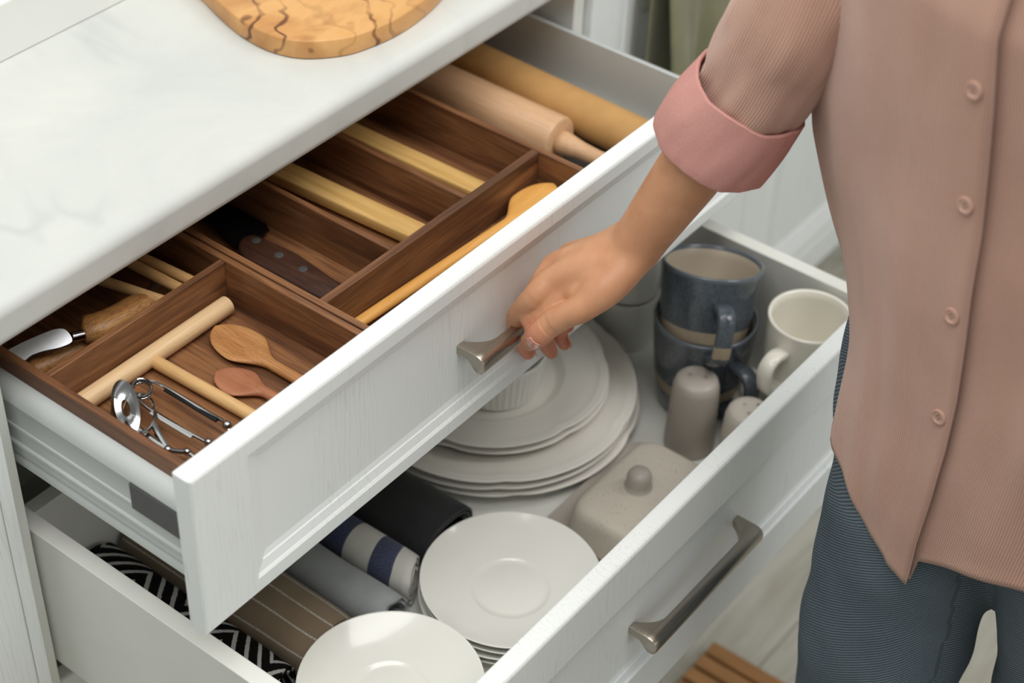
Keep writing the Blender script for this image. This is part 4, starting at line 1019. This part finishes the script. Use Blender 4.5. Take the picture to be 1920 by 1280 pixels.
for a in (aR, aL): rest.append(rtube([a, a+Vector((0, 0, -0.06))], [0.036, 0.034], 14))
BV, BF = remesh(rest, 0.0075, 3)
V, F = join((HV, HF), (BV, BF))
body = mk('body', V, F, M['skin'], per, True, sharp=None)
at_ = body.data.attributes.new('flush', 'FLOAT', 'POINT')
at_.data.foreach_set('value', fl_hand+[0.0]*len(BV))
def nail(c, along, nrm, L, Wd, r):
    along = along.normalized(); nrm = (nrm-along*nrm.dot(along)).normalized(); sd = along.cross(nrm)
    V, F = [], []; nu, nv = 10, 8
    for i in range(nu+1):
        u = -1+2*i/nu; w = Wd*(1-0.55*max(0, u)**3)*(1-0.25*max(0, -u)**2)
        for j in range(nv+1):
            v = (-1+2*j/nv)*w
            V.append(Vector(c)+along*(u*L)+sd*v+nrm*(math.sqrt(max(0, r*r-v*v))-r+0.0006-0.0010*u*u))
    n1 = nv+1
    for i in range(nu):
        for j in range(nv): F.append((i*n1+j, i*n1+j+1, (i+1)*n1+j+1, (i+1)*n1+j))
    o = mk('fingernail', V, F, M['nail'], body, True, sharp=None)
    s = o.modifiers.new('t', 'SOLIDIFY'); s.thickness = 0.0007
    return o
def lay_nail(axis_pt, al, nn, L, Wd, r):
    al = al.normalized(); nn = (nn-al*nn.dot(al)).normalized()
    h = max([(v-axis_pt).dot(nn) for v in HV if ((v-axis_pt)-nn*(v-axis_pt).dot(nn)).length < 0.003] or [r])
    return nail(axis_pt+nn*(h-0.0001), al, nn, L, Wd, r)
lay_nail(thumb[4].lerp(thumb[5], 0.05)-_U*0.001, thumb[5]-thumb[4], -_F*1.0+_U*0.05+_R*0.12, 0.0082, 0.0066, 0.0115)
for k, (p, r) in enumerate(fingers[:3]):
    lay_nail(p[5]+(p[5]-p[4]).normalized()*0.002, p[5]-p[4], Vector((0, 1, 0))*0.5+_R*0.9, 0.0062, 0.0042, 0.0062)

# ---- hair
hp = [ellipsoid(HC-FD*0.016+Vector((0, 0, 0.016)), 0.098, 0.086, 0.108)]
for k in range(26):
    a = PI*(0.30+1.40*k/25); d = FD*math.cos(a)+RT*math.sin(a)
    hp.append(rtube([HC+d*0.075+Vector((0, 0, 0.05)), HC+d*0.094-Vector((0, 0, 0.03)), HC+d*0.088-FD*0.02-Vector((0, 0, 0.12)), HC+d*0.08-FD*0.03-Vector((0, 0, 0.17+0.02*math.sin(k*2.1)))], [0.018, 0.016, 0.014, 0.006], 8))
V, F = remesh(hp, 0.006, 2)
mk('hair', V, F, M['hair'], per, True, sharp=None)

# ---- jeans
jn = [rtube([(0.512, -0.385, 0.80), (0.512, -0.41, 0.80), (0.512, -0.435, 0.80)], [0.10, 0.105, 0.10], 22)]
jn.append(rtube([Vector((0.528, -0.330, 0.80)), Vector((0.528, -0.330, 0.74))]+legR[1:]+[legR[-1].lerp(aR, 0.5), aR+Vector((0, 0, -0.02))], [0.085, 0.086, 0.0835, 0.0800, 0.0795, 0.0700, 0.066, 0.060], 28))
jn.append(rtube([Vector((0.492, -0.500, 0.80)), Vector((0.492, -0.500, 0.74))]+legL[1:]+[legL[-1].lerp(aL, 0.4), aL+Vector((0, 0, -0.02))], [0.092, 0.092, 0.082, 0.077, 0.070, 0.066, 0.060], 28))
V, F = remesh(jn, 0.0050, 5)
out = []
for v in V:
    n1 = noise.noise(Vector((v.x*9, v.y*9, v.z*7))); n2 = noise.noise(Vector((v.x*22+v.z*9, v.y*22, v.z*20+3)))
    c = Vector((0.51, -0.41, v.z)); d = (v-c); d.z = 0
    out.append(v+d.normalized()*(0.0060*n1+0.0030*n2))
def leg_axis(leg, z):
    for a, b_ in zip(leg, leg[1:]):
        if z >= b_.z: return a.lerp(b_, max(0, min(1, (a.z-z)/(a.z-b_.z))))
    return leg[-1]
UVJ = []
for v in out:
    leg = lR if v.y > -0.415 else lL
    c = leg_axis(leg, v.z); d = Vector((v.x-c.x, v.y-c.y))
    UVJ.append((0.080*math.atan2(d.dot(Vector((RT.x, RT.y))), d.dot(Vector((FD.x, FD.y)))), v.z))
tag(mk('jeans', out, F, M['jeans'], per, True, UVJ, sharp=None), 'grey-blue denim jeans')

# ---- shirt
TAB = [(0.64, 0.507, -0.409, 0.118, 0.107), (0.66, 0.507, -0.410, 0.124, 0.11), (0.70, 0.508, -0.411, 0.149, 0.113), (0.75, 0.510, -0.414, 0.163, 0.115), (0.80, 0.511, -0.415, 0.175, 0.115), (0.85, 0.510, -0.414, 0.192, 0.115), (0.90, 0.508, -0.411, 0.208, 0.115), (0.95, 0.505, -0.407, 0.221, 0.115),
       (1.00, 0.503, -0.404, 0.229, 0.115), (1.05, 0.500, -0.399, 0.232, 0.115), (1.10, 0.496, -0.394, 0.232, 0.115), (1.15, 0.490, -0.387, 0.228, 0.113), (1.22, 0.492, -0.387, 0.215, 0.106), (1.29, 0.498, -0.390, 0.185, 0.088), (1.335, 0.500, -0.391, 0.10, 0.068), (1.355, 0.497, -0.391, 0.066, 0.060)]
def tab(z):
    for a, b_ in zip(TAB, TAB[1:]):
        if z <= b_[0]:
            t = max(0, (z-a[0])/(b_[0]-a[0])); return [a[k]*(1-t)+b_[k]*t for k in range(1, 5)]
    return TAB[-1][1:]
HEM_R = [(0.0, 0.6500), (0.12, 0.6560), (0.30, 0.6700), (0.60, 0.7020), (0.95, 0.7320), (1.25, 0.748), (1.6, 0.755), (2.1, 0.72), (2.6, 0.665), (3.2, 0.650)]
def hem(t):
    """lower edge by angle: long tails at the front and back, higher over the hips"""
    a = abs(t)
    if t < 0: return 0.676+0.075*min(0.45, a)+(0.02*max(0, a-0.5) if a < 1.6 else 0.022-0.04*(a-1.6))
    for p, q in zip(HEM_R, HEM_R[1:]):
        if a <= q[0]:
            s = (a-p[0])/(q[0]-p[0]); s = s*s*(3-2*s)*0.5+s*0.5; return p[1]*(1-s)+q[1]*s
    return 0.650
def shirt_pt(t, z, lift):
    cx, cy, a, b_ = tab(z)
    if math.sin(t) < 0: a = a+max(0.0, (0.215 if z < 1.1 else a)-a)*min(1.0, -math.sin(t)*1.6)
    p = Vector((cx, cy, z))+RT*(a*math.sin(t))+FD*(b_*math.cos(t))
    nrm = (RT*(math.sin(t)/a)+FD*(math.cos(t)/b_)).normalized()
    low = max(0, min(1, (1.25-z)/0.4))
    w = 0.0115*low*noise.noise(Vector((t*2.3+z*3.2, z*4.0-t*0.8, 1.7)))+0.0060*low*noise.noise(Vector((t*5.5-z*5, z*9+t*2, 7.3)))
    w *= min(1.0, 0.35+abs(t)*1.5)
    if t > 0: lift += 0.0075*max(0.0, min(1.0, (0.78-z)/0.07))*math.exp(-((t-0.60)/0.34)**2)
    return p+nrm*(w+lift)
ang = []
NA = 150
for k in range(NA+1): ang.append((k/NA*(2*PI-0.30), 0.0050))            # wearer's right panel round to the overlap
ang = [(a, l*max(0.0, 1-a/2.2)) for a, l in ang]
rows = 110; zt = 1.35
V, UVs, F = [], [], []
cols = []
for a, l in ang:
    t = a if a <= PI else a-2*PI
    cols.append((t, l))
for k in range(1, 13): cols.append((-0.30+0.34*k/12*1.0, -0.0008*min(1, k/3)))       # wearer's left panel goes on under the right one
arcs = [0.0]
for i in range(1, len(cols)):
    p = shirt_pt(cols[i][0], 1.0, 0); q = shirt_pt(cols[i-1][0], 1.0, 0); arcs.append(arcs[-1]+(p-q).length)
for i, (t, l) in enumerate(cols):
    h = hem(t)
    for j in range(rows+1):
        s = j/rows; z = h+(zt-h)*s
        ll = l
        d = arcs[i]
        if i <= NA:
            if d < 0.040: ll += 0.0011                                      # placket band
            if abs(d-0.040) < 0.0018: ll -= 0.0012
        if s < 0.016: ll += 0.0009
        V.append(shirt_pt(t, z, ll)); UVs.append((arcs[i], z))
nr = rows+1
for i in range(len(cols)-1):
    for j in range(rows): F.append((i*nr+j, (i+1)*nr+j, (i+1)*nr+j+1, i*nr+j+1))
shirt = tag(mk('shirt', V, F, M['shirt'], per, True, UVs, sharp=None), 'dusty pink fine-ribbed button shirt worn open at the hem')
so = shirt.modifiers.new('thick', 'SOLIDIFY'); so.thickness = 0.0018; so.offset = -1
# sleeves
def ring_loft(path, rads, n, m, name, parent, squash=1.0, folds=0.0, seed=0, k=6):
    sp, sr = spline(path, k, rads); pts, T, Nn = frames(sp); rings = []; UV = []; L = 0
    for i, (p, t, nn, r) in enumerate(zip(pts, T, Nn, sr)):
        b_ = t.cross(nn); ring = []
        if i: L += (pts[i]-pts[i-1]).length
        for q in range(n+1):
            a = 2*PI*q/n
            w = folds*(noise.noise(Vector((math.cos(a)*1.6+seed, math.sin(a)*1.6, L*14)))+0.5*noise.noise(Vector((math.cos(a)*4+seed, math.sin(a)*4, L*30))))
            ring.append(p+(nn*math.cos(a)+b_*math.sin(a))*(r+w)); UV.append((a*0.046, L))
        rings.append(ring)
    V, F = loft(rings, False, False, closed=False)
    return mk(name, V, F, m, parent, True, UV, sharp=None)
Ct, Cb = P(1409, 170, 1.362), P(1335, 268, 1.404)
cax = (Cb-Ct).normalized()
sl = ring_loft([S1+Vector((-0.02, -0.13, 0.035)), S1+Vector((0.0, -0.05, 0.025)), S1.lerp(P(1515, 0, 1.295), 0.45), P(1514, 0, 1.300), P(1462, 95, 1.330), P(1426, 158, 1.352), Ct+cax*0.012], [0.030, 0.066, 0.062, 0.0485, 0.0475, 0.0440, 0.0400], 56, M['shirt'], 'sleeve', shirt, folds=0.0055, seed=2)
sl.modifiers.new('t', 'SOLIDIFY').thickness = 0.0015
def cuff_geo(ct, cb, rt, rb, seed, th=0.0032):
    ax = (cb-ct); Lc = ax.length; ax.normalize(); n1 = (ax.cross(_F)).normalized(); n2 = ax.cross(n1)
    n = 72; prof = []
    for k in range(9): prof.append((rt+(rb-rt)*k/8+0.0018*math.sin(PI*k/8), Lc*k/8))
    prof += [(rb-0.0005, Lc+0.0014), (rb-0.0020, Lc+0.0020), (rb-0.0038, Lc+0.0008)]
    for k in range(7, -1, -1): prof.append((rt+(rb-rt)*k/8-th, Lc*k/8))
    prof += [(rt-th*0.5, -0.0012)]
    rings = []
    for r, h in prof+[prof[0]]:
        ring = []
        for q in range(n):
            a = 2*PI*q/n
            w = 0.0035*noise.noise(Vector((math.cos(a)*1.5+seed, math.sin(a)*1.5, h*16)))+0.0012*noise.noise(Vector((math.cos(a)*6+seed, math.sin(a)*6, h*30)))
            hh = h+0.0045*noise.noise(Vector((math.cos(a)*1.2, math.sin(a)*1.2+seed, 2.0)))
            ring.append(ct+ax*hh+n1*((r+w)*math.cos(a))+n2*((r+w)*math.sin(a)))
        rings.append(ring)
    return loft(rings, False, False)
V, F = cuff_geo(Ct, Cb, 0.0495, 0.0515, 3)
tag(mk('cuff', V, F, M['cuff'], shirt, True, sharp=None), 'turned-up paler pink sleeve cuff')
A2 = E2+(W2-E2)*0.12; B2 = E2+(W2-E2)*0.42
sl2 = ring_loft([S2+Vector((0.01, 0.13, 0.035)), S2+Vector((0, 0.05, 0.025)), S2.lerp(E2, 0.4), S2.lerp(E2, 0.9), A2, B2.lerp(A2, 0.7)], [0.030, 0.066, 0.062, 0.052, 0.048, 0.044], 48, M['shirt'], 'sleeve', shirt, folds=0.005, seed=5)
sl2.modifiers.new('t', 'SOLIDIFY').thickness = 0.0015
V, F = cuff_geo(A2, B2, 0.050, 0.049, 8)
mk('cuff', V, F, M['cuff'], shirt, True, sharp=None)
# buttons on the placket
for px, py in ((1862, 168), (1829, 385), (1801, 591), (1772, 780)):
    best = None
    for k in range(400):
        z = 0.68+0.45*k/400
        for t in (0.06, 0.09, 0.12, 0.15, 0.18):
            q = shirt_pt(t, z, 0.0062); v = q-CAM; dd = v.dot(_F)
            e = abs(v.dot(_R)/dd*FPX+960-px)*1.0+abs(640-v.dot(_U)/dd*FPX-py)
            if best is None or e < best[0]: best = (e, t, z, q)
    _, t, z, q = best
    cx, cy, a, b_ = tab(z); nrm = (RT*(math.sin(t)/a)+FD*(math.cos(t)/b_)).normalized()
    V, F = lathe(q, [(0.0, 0.0), (0.0062, 0.0), (0.0066, 0.0010), (0.0062, 0.0020), (0.0050, 0.0022), (0.0044, 0.0014), (0.0, 0.0013)], 28, axis=nrm)
    nb = len(F); e1 = nrm.orthogonal().normalized(); e2 = nrm.cross(e1)
    for s1, s2 in ((1, 1), (-1, 1), (-1, -1), (1, -1)):
        v2, f2 = lathe(q+nrm*0.00145+e1*(0.0012*s1)+e2*(0.0012*s2), [(0.0007, 0.0), (0.0, 0.0001)], 8, axis=nrm, cap0=True)
        k = len(V); V = V+v2; F = F+[tuple(x+k for x in f) for f in f2]
    mk('button', V, F, None, shirt, True, sharp=50, mats=[M['button'], M['hole']], fmat=[0]*nb+[1]*(len(F)-nb))
